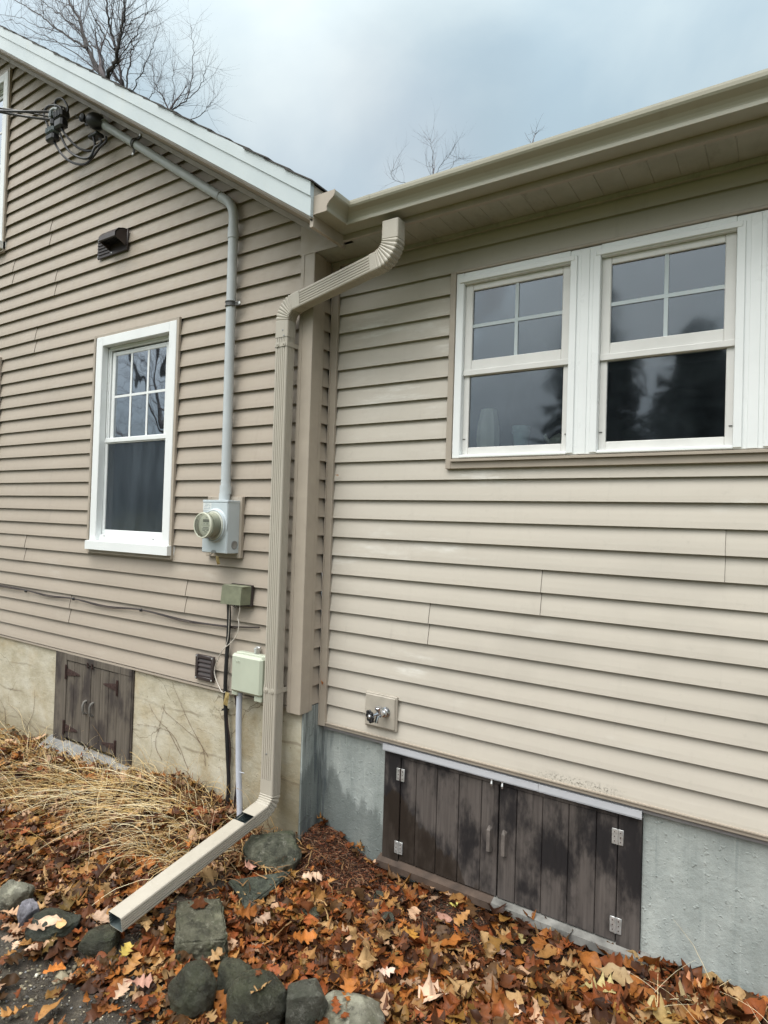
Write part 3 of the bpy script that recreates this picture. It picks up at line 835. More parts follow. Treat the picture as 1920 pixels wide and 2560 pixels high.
# right, in the wing foundation
yh = YR + .014
mb = MB()
plank(mb, .416, .5120, yh + .001, -.120, .4505, .03); plank(mb, 1.5690, 1.6600, yh + .001, -.120, .4505, .03)
mb.box(.5125, 1.5685, yh - .002, yh + .03, .4275, .4508, ch=.002)
hr = mb.build('foundation_hatch', M['hatch_r'], H); hr['label'] = 'long dark hatch of vertical boards with zinc hinges and a wet tide mark'
for xs_, kx in (((.515, .605, .722, .840, .956, 1.0405), 1.0035), ((1.0455, 1.129, 1.248, 1.364, 1.480, 1.5665), 1.0755)):
    mb = MB()
    for i_, (a, c) in enumerate(zip(xs_[:-1], xs_[1:])): plank(mb, a + .0012, c - .0012, yh + .004 + .0008 * math.sin(a * 40), -.086, .4255)
    d = mb.build('door', M['hatch_r'], hr)
    mb = MB()
    mb.add([(kx - .011, yh + .004, .222), (kx + .011, yh + .004, .222), (kx + .011, yh + .004, .112), (kx - .011, yh + .004, .112),
            (kx - .008, yh - .018, .214), (kx + .008, yh - .018, .214), (kx + .008, yh - .018, .118), (kx - .008, yh - .018, .118), (kx, yh - .008, .236)],
           [(4, 5, 6, 7), (0, 4, 7, 3), (1, 2, 6, 5), (3, 7, 6, 2), (0, 8, 4), (4, 8, 5), (5, 8, 1)])
    mb.build('handle', simple('grey wooden pull', (.14, .12, .107), .7, var=.25, scale=40), hr)
for xx_, z0_, z1_, rusty in ((.5155, .312, .374, 1), (.5155, -.053, .007, 0), (1.5675, .316, .379, 0), (1.5675, -.046, .018, 0)):
    mb = MB()
    mb.box(xx_ - .023, xx_ - .0015, yh - .0035, yh + .002, z0_, z1_, ch=.001); mb.box(xx_ + .0015, xx_ + .023, yh - .003, yh + .004, z0_, z1_, ch=.001)
    mb.tube([(xx_, yh - .004, z0_ + .001), (xx_, yh - .004, z1_ - .001)], .0038, 8, mi=1 if rusty else 0)
    for sx in (-.012, .012):
        for sz in (.2, .5, .8):
            mb.lathe([(0, .002), (.0020, .0016), (.0024, 0)], (xx_ + sx, yh - .0036, z0_ + (z1_ - z0_) * sz), (0, -1, 0), 8, mi=1)
    mb.build('hinge', [M['zinc'], M['rust']], hr)
for xx_ in (1.010, 1.062):
    mb = MB(); mb.lathe([(0, .012), (.006, .011), (.007, .004), (.005, 0)], (xx_, yh - .001, .449), (0, -1, 0), 10)
    mb.tube([(xx_, yh - .008, .446), (xx_ + .001, yh - .013, .430), (xx_, yh - .008, .418)], [.003, .006, .004], 8)
    mb.build('turn_latch', M['zinc'], hr)
mb = MB()
mb.prism([(-.030, -.135), (-.028, -.102), (.02, -.088), (.02, -.14)], lambda a, h, t: (t, yh + a, h), 1.03, 1.70)
mb.prism([(-.030, -.136), (-.028, -.106), (.02, -.0885), (.02, -.14)], lambda a, h, t: (t, yh + a, h), .40, 1.03, mi=1)
mb.build('threshold', [M['ledge'], M['ledge_brown']], hr)

# ------------------------------------------------------------------ downspout
def fillet(pts, r, n=14):
    pts = [Vector(p) for p in pts]; out = [(pts[0], False)]
    for i in range(1, len(pts) - 1):
        a, b_, c = pts[i - 1], pts[i], pts[i + 1]
        u = (a - b_).normalized(); v = (c - b_).normalized()
        ang = u.angle(v); d = r / math.tan(ang / 2)
        cen = b_ + (u + v).normalized() * (r / math.sin(ang / 2))
        s0 = b_ + u * d - cen; s1 = b_ + v * d - cen
        tot = s0.angle(s1); ax = s0.cross(s1).normalized()
        for k in range(n + 1):
            out.append((cen + Matrix.Rotation(tot * k / n, 3, ax) @ s0, True))
    out.append((pts[-1], False))
    return out
def spout_profile(hw=.043, hd=.0325, rf=True, rs=True, top=True):
    """(a, b): a across the face, b outward; counter-clockwise from the back left"""
    pts = []
    c = .0075
    def edge(p0, p1, nrm, ribs):
        p0 = Vector(p0); p1 = Vector(p1); nrm = Vector(nrm)
        d = p1 - p0; ln = d.length; pts.append(p0)
        if ribs:
            m = ribs; pitch = (ln - .006) / m
            for k in range(m):
                s = (.003 + pitch * (k + .33)) / ln; e_ = (.003 + pitch * (k + .67)) / ln; q = pitch * .10 / ln
                pts.extend([p0 + d * s, p0 + d * (s + q) - nrm * .0036, p0 + d * (e_ - q) - nrm * .0036, p0 + d * e_])
        pts.append(p1)
    edge((-hw + c, -hd), (hw - c, -hd), (0, -1), 0)
    pts.append(Vector((hw - c * .3, -hd + c * .3)))
    edge((hw, -hd + c), (hw, hd - c), (1, 0), 4 if rs else 0)
    pts.append(Vector((hw - c * .3, hd - c * .3)))
    edge((hw - c, hd), (-hw + c, hd), (0, 1), 5 if rf else 0)
    pts.append(Vector((-hw + c * .3, hd - c * .3)))
    edge((-hw, hd - c), (-hw, -hd + c), (-1, 0), 4 if rs else 0)
    pts.append(Vector((-hw + c * .3, -hd + c * .3)))
    return pts
def sweep(mb, stations, prof, skip=None, mi=0):
    n = len(prof); vs = []
    for o, U, V, k in stations:
        for p in prof: vs.append(o + U * p.x * k + V * p.y * k)
    fs = []
    for i in range(len(stations) - 1):
        for j in range(n):
            if skip and skip(i, prof[j], prof[(j + 1) % n]): continue
            fs.append((i * n + j, i * n + (j + 1) % n, (i + 1) * n + (j + 1) % n, (i + 1) * n + j))
    mb.add(vs, fs, mi)
DS = thing('downspout', 'tan ribbed downspout from the gutter down beside the wall corner and out over the leaves', 'downspout', (-.139, -.0675, 0))
PX_, PY_ = -.1385, -.0675
def stations_top(path, k0=1.0, crimp=False):
    out = []; V = Vector((0, -1, 0)); n = len(path)
    cnt = 0
    for i, (p, arc) in enumerate(path):
        T = (path[min(i + 1, n - 1)][0] - path[max(i - 1, 0)][0]).normalized()
        U = V.cross(T).normalized(); Vv = T.cross(U).normalized()
        out.append((p, U, Vv, arc))
    return out
def dense(path, crimps=8):
    """split the arc of a path into crimped rings"""
    return path
top = fillet([(.577, -.140, 3.043), (.577, -.140, 2.853), (PX_, PY_, 2.748), (PX_, PY_, 2.46)], .092, 45)
st = stations_top(top)
arcs = [i for i, q in enumerate(st) if q[3]]
a1 = arcs[:46]; a2 = arcs[46:]
def crimp_k(j, n, base):
    """five small crimps, each a sharp ridge"""
    if j < 3 or j > n - 3: return base
    ph = (j - 3) % 5
    return base * (.945, 1.020, 1.040, 1.025, .99)[ph]
def elbow(idx, pre, post, name='elbow', base=1.05):
    mb = MB(); ss = []
    o, U, V, _ = st[idx[0]]
    if pre: ss.append((o + pre, U, V, base))
    for j, i in enumerate(idx):
        o, U, V, _ = st[i]; ss.append((o, U, V, crimp_k(j, len(idx), base)))
    o, U, V, _ = st[idx[-1]]
    if post: ss.append((o + post, U, V, base * .998))
    sweep(mb, ss, spout_profile(rf=False)); return mb.build(name, M['spout'], DS)
dirv = (Vector((PX_, PY_, 2.748)) - Vector((.577, -.140, 2.853))).normalized()
elbow(a1, Vector((0, 0, .078)), dirv * .035)
elbow(a2, -dirv * .055, Vector((0, 0, -.085)))
mb = MB(); s0, s1 = st[a1[-1]], st[a2[0]]
sweep(mb, [(s0[0] + dirv * .012, s0[1], s0[2], 1.), (s1[0] - dirv * .01, s1[1], s1[2], 1.)], spout_profile()); mb.build('pipe', M['spout'], DS)
zt = 2.62
U = Vector((1, 0, 0)); V = Vector((0, -1, 0))
mb = MB(); sweep(mb, [(Vector((PX_, PY_, zt)), U, V, .985), (Vector((PX_, PY_, .735)), U, V, .985)], spout_profile()); mb.build('pipe', M['spout'], DS)
mb = MB(); sweep(mb, [(Vector((PX_, PY_, .742)), U, V, 1.03), (Vector((PX_, PY_, .715)), U, V, 1.035), (Vector((PX_, PY_, .205)), U, V, 1.02)], spout_profile()); mb.build('pipe', M['spout'], DS)
# bottom elbow and extension
EZ = .108
dn = Vector((0, -1, -.171)).normalized()
bot = fillet([(PX_, PY_, .30), (PX_, PY_, EZ), (PX_, PY_ - .9, EZ - .171 * .9)], .080, 30)
def botst(path, k=1.0):
    out = []; n = len(path); U = Vector((1, 0, 0))
    for i, (p, arc) in enumerate(path):
        T = (path[min(i + 1, n - 1)][0] - path[max(i - 1, 0)][0]).normalized()
        out.append((p, U, T.cross(U).normalized(), arc))
    return out
bs = [q for q in botst(bot) if q[3]]
mb = MB(); ss = [(Vector((PX_, PY_, .245)), U, V, 1.05)]
for j, q in enumerate(bs): ss.append((q[0], q[1], q[2], crimp_k(j, len(bs) + 8, 1.05)))
last = bs[-1]
def on_ext(yy): return Vector((PX_, yy, EZ + .171 * (yy - PY_)))
VE = dn.cross(Vector((1, 0, 0))).normalized()
ss.append((on_ext(-.222), U, VE, 1.05))
sweep(mb, ss, spout_profile(rf=False)); mb.build('elbow', M['spout'], DS)
mb = MB()
y1_, y2_, y3_ = -.200, -.283, -.963
pr = spout_profile(rf=False)
istop = lambda i, p, q: (p.y > .030 and q.y > .030) and i == 0
sweep(mb, [(on_ext(y1_), U, VE, .99), (on_ext(y2_), U, VE, 1.), (on_ext(y3_), U, VE, 1.)], pr, skip=istop)
sweep(mb, [(on_ext(-.12), U, VE, .965), (on_ext(y2_), U, VE, .972), (on_ext(y3_ + .001), U, VE, .972)], spout_profile(rf=False), skip=lambda i, p, q: i == 0 and (p.y > .026 and q.y > .026), mi=1)
n = len(pr); inn = [p * .972 for p in pr]     # rim closing the metal thickness at the mouth
o = on_ext(y3_)
mb.add([o + U * p.x + VE * p.y for p in pr] + [o + U * p.x + VE * p.y for p in inn], [(i, (i + 1) % n, n + (i + 1) % n, n + i) for i in range(n)])
o = on_ext(y2_)
mb.build('extension', [M['spout'], M['spout_in']], DS, fix=False)
for zz_ in (2.545, .712):      # hanger straps with screwed ears
    mb = MB()
    pr2 = [Vector((p.x * 1.06, p.y * 1.07)) for p in spout_profile(rf=False, rs=False)]
    sweep(mb, [(Vector((PX_, PY_, zz_ + .012)), U, V, 1.), (Vector((PX_, PY_, zz_ - .012)), U, V, 1.)], pr2)
    for sx in (-.03, .03):
        mb.lathe([(.014, 0), (.013, .003), (.005, .0035), (.004, .006), (0, .0065)], (PX_ + sx * .75, PY_ - .0345, zz_), (0, -1, 0), 14)
    mb.box(PX_ + .044, PX_ + .047, PY_ + .02, -.002, zz_ - .012, zz_ + .012)
    mb.build('strap', M['spout'], DS)
for p_ in ((PX_ + .01, -.1015, 2.62), (PX_ - .005, -.102, .38), (PX_ + .02, -.1015, 2.59)):
    mb = MB(); mb.lathe([(.0045, 0), (.004, .002), (0, .0028)], p_, (0, -1, 0), 10); mb.build('screw', M['metal_dk'], DS)

# ------------------------------------------------------------------ electric service
E5c = crop(100, 200, 5.184)
CO = thing('service_conduit', 'grey electric service mast running along the rake and down the wall to the meter', 'conduit', (-.588, -.036, 1.72))
mb = MB()
pp = [p for p, _ in fillet([(-1.93, -.038, 4.339), (-.601, -.038, 3.437), (-.588, -.038, 1.775)], .15, 12)]
# keep the long straight slightly imperfect
mb.tube(pp, .0278, 18); mb.build('pipe', M['conduit'], CO)
for pl_, rr_ in (([(-.712, -.038, 3.5124), (-.7185, -.038, 3.5168)], .0312), ([(-.6000, -.038, 3.300), (-.5995, -.038, 3.238)], .0312), ([(-.588, -.038, 1.800), (-.588, -.038, 1.752)], .0335), ([(-.588, -.045, 1.7535), (-.588, -.045, 1.712)], .031)):
    mb = MB(); mb.tube(pl_, rr_, 18); mb.build('coupling', M['conduit'], CO)
d = Vector((-1.29, 0, .883)).normalized()
def clamp(o, dirx, L_):
    mb = MB(); o = Vector(o); dirx = Vector(dirx).normalized()
    a = Vector((0, 0, 0)); up = Vector((0, -1, 0)); side = dirx.cross(up).normalized()
    ring = [o + (side * math.cos(t) + up * math.sin(t)) * .031 for t in [PI * k / 10 for k in range(11)]]
    for q in (-.012, .012): mb.tube([r + dirx * q for r in ring], .0042, 6)
    for r0, r1 in zip(ring[:-1], ring[1:]): mb.quad(r0 - dirx * .012, r0 + dirx * .012, r1 + dirx * .012, r1 - dirx * .012)
    for sg in L_:
        c0 = o + side * sg * .031; c1 = c0 + side * sg * .034 + Vector((0, .010, 0))
        for q in (-.008, 0, .008): mb.tube([c0 + dirx * q, c1 + dirx * q], .0045, 6)
        mb.lathe([(.009, 0), (.009, .005), (0, .007)], c1 + Vector((0, -.004, 0)), (0, -1, 0), 8, mi=1)
    mb.build('clamp', [simple('dark clamp steel', (.11, .11, .11), .45, .3), M['zinc']], CO)
clamp((-1.560, -.038, 4.092), d, (-1, 1)); clamp((-.5965, -.038, 2.853), (0, 0, 1), (1,))
mb = MB()      # weatherhead: black hood
h0 = Vector((-1.925, -.042, 4.342))
mb.lathe([(.030, 0), (.036, .012), (.046, .030), (.056, .065), (.054, .095), (.042, .122), (.014, .138), (0, .140)], h0, (d.x, -.35, d.z - .22), 20)
mb.box(-2.060, -1.950, -.085, -.02, 4.262, 4.290, ch=.008)
mb.build('weatherhead', M['black'], CO)
mb = MB(); mb.tube([h0 - d * .004, h0 + d * .016], .034, 16); mb.build('collar', M['conduit'], CO)

# drip loops, connectors and service drop: one bundle of wires
SW = thing('service_drop', 'black service wires with looped splices between the pole line and the weatherhead', 'wires', tuple(at(*E5c(240, 520), Y=-.18)))
def smooth(pts, n=6):
    pts = [Vector(p) for p in pts]; out = []
    for i in range(len(pts) - 1):
        p0, p1, p2, p3 = pts[max(i - 1, 0)], pts[i], pts[i + 1], pts[min(i + 2, len(pts) - 1)]
        for k in range(n):
            t = k / n
            out.append(.5 * ((2 * p1) + (p2 - p0) * t + (2 * p0 - 5 * p1 + 4 * p2 - p3) * t * t + (3 * p1 - p0 - 3 * p2 + p3) * t ** 3))
    return out + [pts[-1]]
def wire(pl, r, mat, name='wire', y0=-.16, y1=-.16, parent=SW, n=6):
    m = len(pl); pts = []
    for i, q in enumerate(pl):
        yy = q[2] if len(q) > 2 else y0 + (y1 - y0) * i / max(1, m - 1)
        pts.append(at(*E5c(q[0], q[1]), Y=yy))
    mb = MB(); mb.tube(smooth(pts, n), r, 7); mb.build(name, mat, parent)
B_ = M['black']
wire([(170, 770), (215, 860), (290, 970), (400, 1060), (520, 1095), (610, 1075), (690, 990), (770, 880), (850, 800), (860, 740)], .0085, B_, y0=-.18, y1=-.07)
wire([(260, 690), (300, 790), (370, 910), (480, 990), (590, 1018), (660, 985), (710, 880), (770, 840), (800, 800), (770, 760)], .0085, B_, y0=-.18, y1=-.07)
wire([(250, 560), (310, 680), (410, 800), (500, 880), (600, 918), (690, 910), (712, 850), (695, 740)], .0085, B_, y0=-.19, y1=-.07)
wire([(120, 640), (90, 560), (52, 470), (60, 400), (110, 340), (190, 325), (260, 350), (285, 400), (250, 440)], .008, B_, y0=-.18, y1=-.16)
wire([(240, 470), (215, 380), (195, 300), (225, 250), (280, 240), (330, 290), (362, 370), (345, 430), (300, 455)], .008, B_, y0=-.17, y1=-.15)
wire([(180, 440), (150, 400), (200, 360), (290, 350), (340, 390), (370, 440), (376, 490)], .007, B_, y0=-.17, y1=-.12)
wire([(160, 560), (132, 480), (140, 410), (185, 370), (230, 380)], .011, M['conduit'], y0=-.18, y1=-.18)
wire([(330, 490), (400, 497), (450, 500), (520, 480)], .0045, M['metal_dk'], y0=-.15, y1=-.06)
# the drop itself: three twisted conductors going off to the pole line
far_ = at(-2600, -250, Y=-6.0)
src_ = at(*E5c(190, 480), Y=-.18)
mb = MB()
for k in range(3):
    pts = []
    for i in range(90):
        t = i / 89; t2 = t ** 1.6
        p = src_.lerp(far_, t2) + Vector((0, 0, -.35 * math.sin(PI * t2)))
        a = t2 * 60 + k * 2.09
        rr = .012 + .02 * math.exp(-t2 * 60)
        pts.append(p + Vector((0, math.cos(a), math.sin(a))) * rr)
    mb.tube(pts, .0085 if k else .006, 6)
mb.build('cable', B_, SW)
def splice(cx, cy, w_, h_, name='splice_connector', top=True):
    p = at(*E5c(cx, cy), Y=-.18); mb = MB()
    mb.box(p.x - w_, p.x + w_, p.y - .03, p.y + .03, p.z - h_, p.z + h_ * .1, 0, .012)
    mb.box(p.x - w_ * 1.05, p.x + w_ * 1.05, p.y - .033, p.y + .033, p.z + h_ * .1, p.z + h_, 1 if top else 0, .010)
    for q in (-.6, -.2, .2, .6): mb.box(p.x + w_ * q - .003, p.x + w_ * q + .003, p.y - .036, p.y - .030, p.z + h_ * .15, p.z + h_ * .95, 1 if top else 0)
    mb.build(name, [B_, simple('grey black plastic', (.10, .125, .13), .4)], SW)
splice(165, 720, .050, .048); splice(275, 525, .048, .060, top=False); splice(190, 520, .018, .05)
KB = thing('service_bracket', 'small black screw-on insulator bracket between the wire splices and the weatherhead', 'bracket', tuple(at(*E5c(585, 510), Y=-.02)))
p = at(*E5c(585, 510), Y=-.03); mb = MB()
mb.lathe([(.034, -.028), (.034, -.018), (.022, -.014), (.022, .010), (.030, .016), (.030, .030), (.012, .036), (0, .036)], p, (0, -1, 0), 16)
mb.build('insulator', B_, KB); mb = MB(); mb.tube([p + Vector((.0, -.01, 0)), p + Vector((-.05, -.04, .018)), p + Vector((-.055, -.045, .03))], .004, 6); mb.build('hook', M['metal_dk'], KB)

# electric meter
EM = thing('electric_meter', 'grey steel meter box with a round glass meter on a tan backing plate', 'electric meter', (-.588, 0, 1.39))
mb = MB(); frame4(mb, -.757, -.470, 1.385, 1.737, .030, -.020, .004); mb.box(-.728, -.499, -.010, .0, 1.414, 1.708)
mb.build('backing_plate', M['trim'], EM)
mb = MB(); bx0, bx1, bz0, bz1 = -.690, -.487, 1.4135, 1.704
mb.box(bx0, bx1, -.108, -.0105, bz0, bz1, 0, .003)
mb.box(bx0 - .002, bx1 + .002, -.1125, -.011, bz1 - .004, bz1 + .010, 0, .002)
mb.box(bx0 + .003, bx1 - .003, -.1115, -.1065, bz0 + .002, bz1 - .006, 0, .002)
body = mb.build('box', M['meterbox'], EM)
mb = MB(); mb.lathe([(.024, 0), (.024, .0015), (.021, .0022), (.019, .0008), (0, .0008)], (bx1 + .0001, -.052, 1.462), (1, 0, 0), 22); mb.build('knockout', M['metal_dk'], body)
mb = MB(); cx = -.587
mb.prism([(-.022, 0), (-.022, .004), (-.012, .015), (.012, .015), (.022, .004), (.022, 0)], lambda a, h, t: (cx + a, t, 1.4150 + h), -.1130, -.1118)
mb.build('hasp', M['metal_dk'], body)
mb = MB(); mb.box(-.688, -.619, -.1122, -.1116, 1.655, 1.697)
for k, (a, c, zz_) in enumerate(((-.668, -.632, 1.689), (-.672, -.645, 1.681), (-.64, -.626, 1.679), (-.678, -.650, 1.672), (-.642, -.628, 1.670), (-.680, -.626, 1.662))):
    mb.box(a, c, -.1127, -.1121, zz_, zz_ + .0028, 1)
mb.build('sticker', [simple('pale sticker', (.66, .68, .67), .5), simple('sticker print', (.30, .36, .40), .6)], body)
mc = (-.583, 1.569)
mb = MB(); mb.lathe([(.098, .0), (.098, .003), (.092, .007), (.090, .018), (.086, .020), (.082, .014), (.080, .004)], (mc[0], -.110, mc[1]), (0, -1, 0), 40)
mb.build('ring', M['meterbox'], EM)
mb = MB(); mb.lathe([(.0815, .004), (.082, .018), (.079, .024), (.068, .028), (.066, .064), (0, .0645)], (mc[0], -.110, mc[1]), (0, -1, 0), 40)
core = mb.build('core', simple('pale khaki meter body', (.56, .57, .50), .45, var=.1), EM)
fy = -.110 - .0660
mb = MB(); mb.lathe([(.0600, .0), (.0600, .001), (0, .001)], (mc[0], fy, mc[1]), (0, -1, 0), 40); face = mb.build('dial', simple('meter dial', (.74, .75, .67), .5), EM)
mb = MB(); fy2 = fy - .002
dk, lt = 0, 1
mb.box(mc[0] - .025, mc[0] + .025, fy2, fy2 + .0008, mc[1] + .018, mc[1] + .034, 0)
mb.box(mc[0] - .028, mc[0] + .036, fy2, fy2 + .0008, mc[1] + .002, mc[1] + .015, 1)
mb.prism([(-.042, 0), (.042, 0), (.034, -.030), (.015, -.046), (-.015, -.046), (-.034, -.030)], lambda a, h, t: (mc[0] + a, t, mc[1] - .003 + h), fy2, fy2 + .0008, 1)
for a, c, q in ((-.022, .020, -.014), (-.030, .030, -.022), (-.026, -.006, -.030), (.006, .026, -.030), (-.012, .012, -.038), (0, .02, .007), (-.02, -.008, .007)):
    mb.box(mc[0] + a, mc[0] + c, fy2 - .0006, fy2, mc[1] + q, mc[1] + q + .0028, 0)
mb.lathe([(.0025, 0), (0, .001)], (mc[0] + .004, fy2, mc[1] + .045), (0, -1, 0), 8)
mb.build('display', [simple('meter print', (.13, .14, .12), .5), simple('white meter label', (.88, .88, .84), .5)], face)
b = NB('meter glass'); b.t.nodes.remove(b.b)
tr = b.n('ShaderNodeBsdfTransparent'); tr.inputs[0].default_value = (.93, .94, .88, 1)
gl = b.n('ShaderNodeBsdfGlossy'); gl.inputs['Roughness'].default_value = .06
fr = b.n('ShaderNodeLayerWeight'); fr.inputs['Blend'].default_value = .28
ms = b.n('ShaderNodeMixShader'); b.l(fr.outputs['Fresnel'], ms.inputs[0]); b.l(tr.outputs[0], ms.inputs[1]); b.l(gl.outputs[0], ms.inputs[2])
df = b.n('ShaderNodeBsdfDiffuse'); df.inputs[0].default_value = (.66, .67, .56, 1)
m2 = b.n('ShaderNodeMixShader'); m2.inputs[0].default_value = .10; b.l(ms.outputs[0], m2.inputs[1]); b.l(df.outputs[0], m2.inputs[2])
b.l(m2.outputs[0], b.t.nodes['Material Output'].inputs[0])
mb = MB(); mb.lathe([(.0780, .020), (.0750, .028), (.0715, .080), (.0705, .088), (.067, .093), (.063, .0935), (0, .0935)], (mc[0], -.110, mc[1]), (0, -1, 0), 44)
mb.build('glass_cover', b.m, EM)
mb = MB(); mb.lathe([(.0716, .085), (.0728, .090), (.0695, .096), (.0640, .096), (.0640, .093)], (mc[0], -.110, mc[1]), (0, -1, 0), 44); mb.build('glass_rim', simple('yellowed clear rim', (.60, .61, .50), .2), EM)
mb = MB(); mb.tube([(-.640, -.07, 1.412), (-.644, -.085, 1.398), (-.632, -.10, 1.392)], .0022, 5); mb.build('hook', M['metal_dk'], EM)
mb = MB()
mb.add([(-.600, -.085, 1.398), (-.572, -.088, 1.394), (-.563, -.082, 1.352), (-.588, -.08, 1.345), (-.585, -.094, 1.372)], [(0, 1, 4), (1, 2, 4), (2, 3, 4), (3, 0, 4)])
mb.build('seal_tag', M['tag'], EM)

# ------------------------------------------------------------------ boxes, vents, pipes and cables
JB = thing('junction_box', 'small olive green junction box above the pale utility box', 'junction box', (-.47, 0, 1.12))
mb = MB()
mb.add([(-.552, -.072, 1.230), (-.397, -.072, 1.230), (-.403, -.074, 1.131), (-.560, -.074, 1.126), (-.548, -.008, 1.232), (-.380, -.008, 1.232), (-.386, -.008, 1.130), (-.556, -.008, 1.124)],
       [(0, 1, 2, 3), (0, 4, 5, 1), (1, 5, 6, 2), (2, 6, 7, 3), (3, 7, 4, 0)])
mb.box(-.546, -.384, -.070, -.010, 1.229, 1.236, 0, .003); mb.build('cover', M['olive'], JB)
mb = MB(); mb.box(-.540, -.375, -.012, -.001, 1.118, 1.240)
for k in range(6): mb.tube([(-.50 + k * .012, -.05, 1.130), (-.498 + k * .013, -.045, 1.118 - .006 * (k % 3)), (-.49 + k * .012, -.035, 1.126)], .0025, 5)
mb.build('base', M['brown_pl'], JB)
UB = thing('utility_box', 'pale green plastic telephone utility box beside the downspout', 'utility box', (-.31, 0, .65))
mb = MB()
ux0, ux1, uz0, uz1 = -.436, -.205, .655, .868
mb.box(ux0 - .004, ux1 + .016, -.052, -.008, uz0 - .004, uz1 + .002, 0, .008)
mb.build('back_shell', M['utility'], UB)
mb = MB(); mb.box(ux0, ux1, -.098, -.048, uz0 + .004, uz1, 0, .013); mb.box(ux0 - .001, ux1 + .006, -.056, -.046, uz0, uz1 + .004, 0, .004)
cov = mb.build('cover', M['utility'], UB)
mb = MB()      # moulded script on the cover, worn to a few strokes
for k in range(3): mb.tube([(ux0 + .045 + k * .011, -.0985, .822), (ux0 + .049 + k * .011, -.0992, .830), (ux0 + .045 + k * .011, -.0985, .838)], .0016, 5)
mb.build('emblem', simple('raised script', (.55, .585, .49), .5), cov)
lugs = [(ux0 - .002, ux0 + .045, -.085, -.030, uz0 - .020, uz0 + .006, .006), (ux1 - .062, ux1 - .006, -.085, -.030, uz0 - .028, uz0 + .006, .006)]
lugs += [(ux0 - .010, ux0 + .002, -.070, -.055, z_, z_ + .02, .003) for z_ in (.70, .80)] + [(ux1 + .005, ux1 + .015, -.070, -.052, z_, z_ + .012, .003) for z_ in (.715, .745, .775)]
for l_ in lugs:
    mb = MB(); mb.box(*l_[:6], 0, l_[6]); mb.build('lug', M['utility'], UB)
mb = MB(); mb.box(-.335, -.303, -.012, -.001, .880, .905, ch=.002); mb.lathe([(.009, 0), (.009, .022), (.004, .026), (0, .026)], (-.319, -.010, .893), (0, -1, 0), 10); mb.box(-.316, -.300, -.04, -.01, .868, .900)
mb.build('bracket', M['zinc'], UB)
mb = MB(); mb.tube(smooth([(ux1 - .01, -.06, uz0 - .02), (ux1 + .006, -.055, uz0 - .036), (ux1 + .02, -.04, uz0 - .03), (ux1 + .022, -.02, uz0)], 5), .004, 6); mb.build('cable', M['black'], UB)
WP = thing('ground_conduit', 'pale blue grey pipe running from the utility box into the ground', 'pipe', (-.395, -.058, -.1))
mb = MB(); mb.tube(smooth([(-.400, -.058, .645), (-.397, -.058, .45), (-.384, -.058, .20), (-.366, -.060, .02), (-.355, -.062, -.16)], 6), .0165, 14); mb.build('pipe', M['pvc'], WP)
mb = MB(); mb.tube([(-.400, -.058, .640), (-.400, -.058, .655)], .020, 14); mb.build('collar', M['pvc'], WP)
mb = MB(); mb.tube([(-.362, -.072, .222), (-.332, -.068, .222)], .0022, 5); mb.build('tie', M['pvc'], WP)

BC = thing('ground_cable', 'thick black cable strapped down the wall from the olive junction box into the dry grass', 'cable', (-.55, -.02, 0))
mb = MB()
mb.tube(smooth([(-.533, -.035, 1.125), (-.540, -.022, 1.00), (-.552, -.018, .82), (-.556, -.018, .66), (-.549, -.016, .52), (-.546, -.006, .40), (-.534, -.004, .27), (-.520, -.002, .13), (-.516, -.004, .0), (-.52, -.01, -.12)], 6), .0115, 10)
mb.build('cable', M['black'], BC)
mb = MB()
mb.tube(smooth([(-.545, -.014, .545), (-.536, -.010, .44), (-.518, -.002, .32), (-.514, -.002, .20), (-.522, -.004, .10), (-.530, -.01, -.1)], 6), .0045, 6)
mb.tube(smooth([(-.470, -.030, .655), (-.466, -.012, .55), (-.455, -.004, .42), (-.444, -.002, .28), (-.452, -.002, .14), (-.466, -.01, -.1)], 6), .0065, 6)
mb.box(-.478, -.458, -.045, -.02, .640, .662, 0, .004)
mb.build('thin_cable', simple('dark brown cable', (.028, .016, .016), .45), BC)
mb = MB(); mb.box(-.585, -.552, -.012, .014, .505, .512); mb.add([(-.588, -.02, .500), (-.556, -.02, .522), (-.556, .012, .522), (-.588, .012, .500), (-.560, -.02, .508)], [(0, 1, 4), (0, 1, 2, 3)])
mb.build('clip', M['black'], BC)
mb = MB(); mb.add([(-.540, -.030, .622), (-.505, -.032, .620), (-.515, -.036, .545), (-.550, -.036, .550), (-.527, -.040, .585)], [(0, 1, 4), (1, 2, 4), (2, 3, 4), (3, 0, 4)]); mb.build('label_tag', M['tag'], BC)
WW = thing('thin_white_wire', 'thin off white wire dangling from the junction box across the black cable', 'wire', (-.45, -.05, 1.1))
mb = MB(); mb.tube(smooth([(-.420, -.060, 1.135), (-.424, -.055, 1.095), (-.445, -.045, 1.055), (-.436, -.045, 1.02), (-.452, -.04, .965), (-.50, -.036, .91), (-.565, -.036, .86), (-.615, -.022, .80), (-.655, -.012, .735), (-.650, -.012, .69), (-.615, -.012, .635), (-.575, -.022, .612), (-.54, -.03, .62)], 6), .0028, 6)
mb.tube(smooth([(-.522, -.04, 1.13), (-.526, -.035, 1.02), (-.535, -.03, .93), (-.548, -.034, .88)], 6), .0022, 5)
mb.build('wire', M['whitewire'], WW)

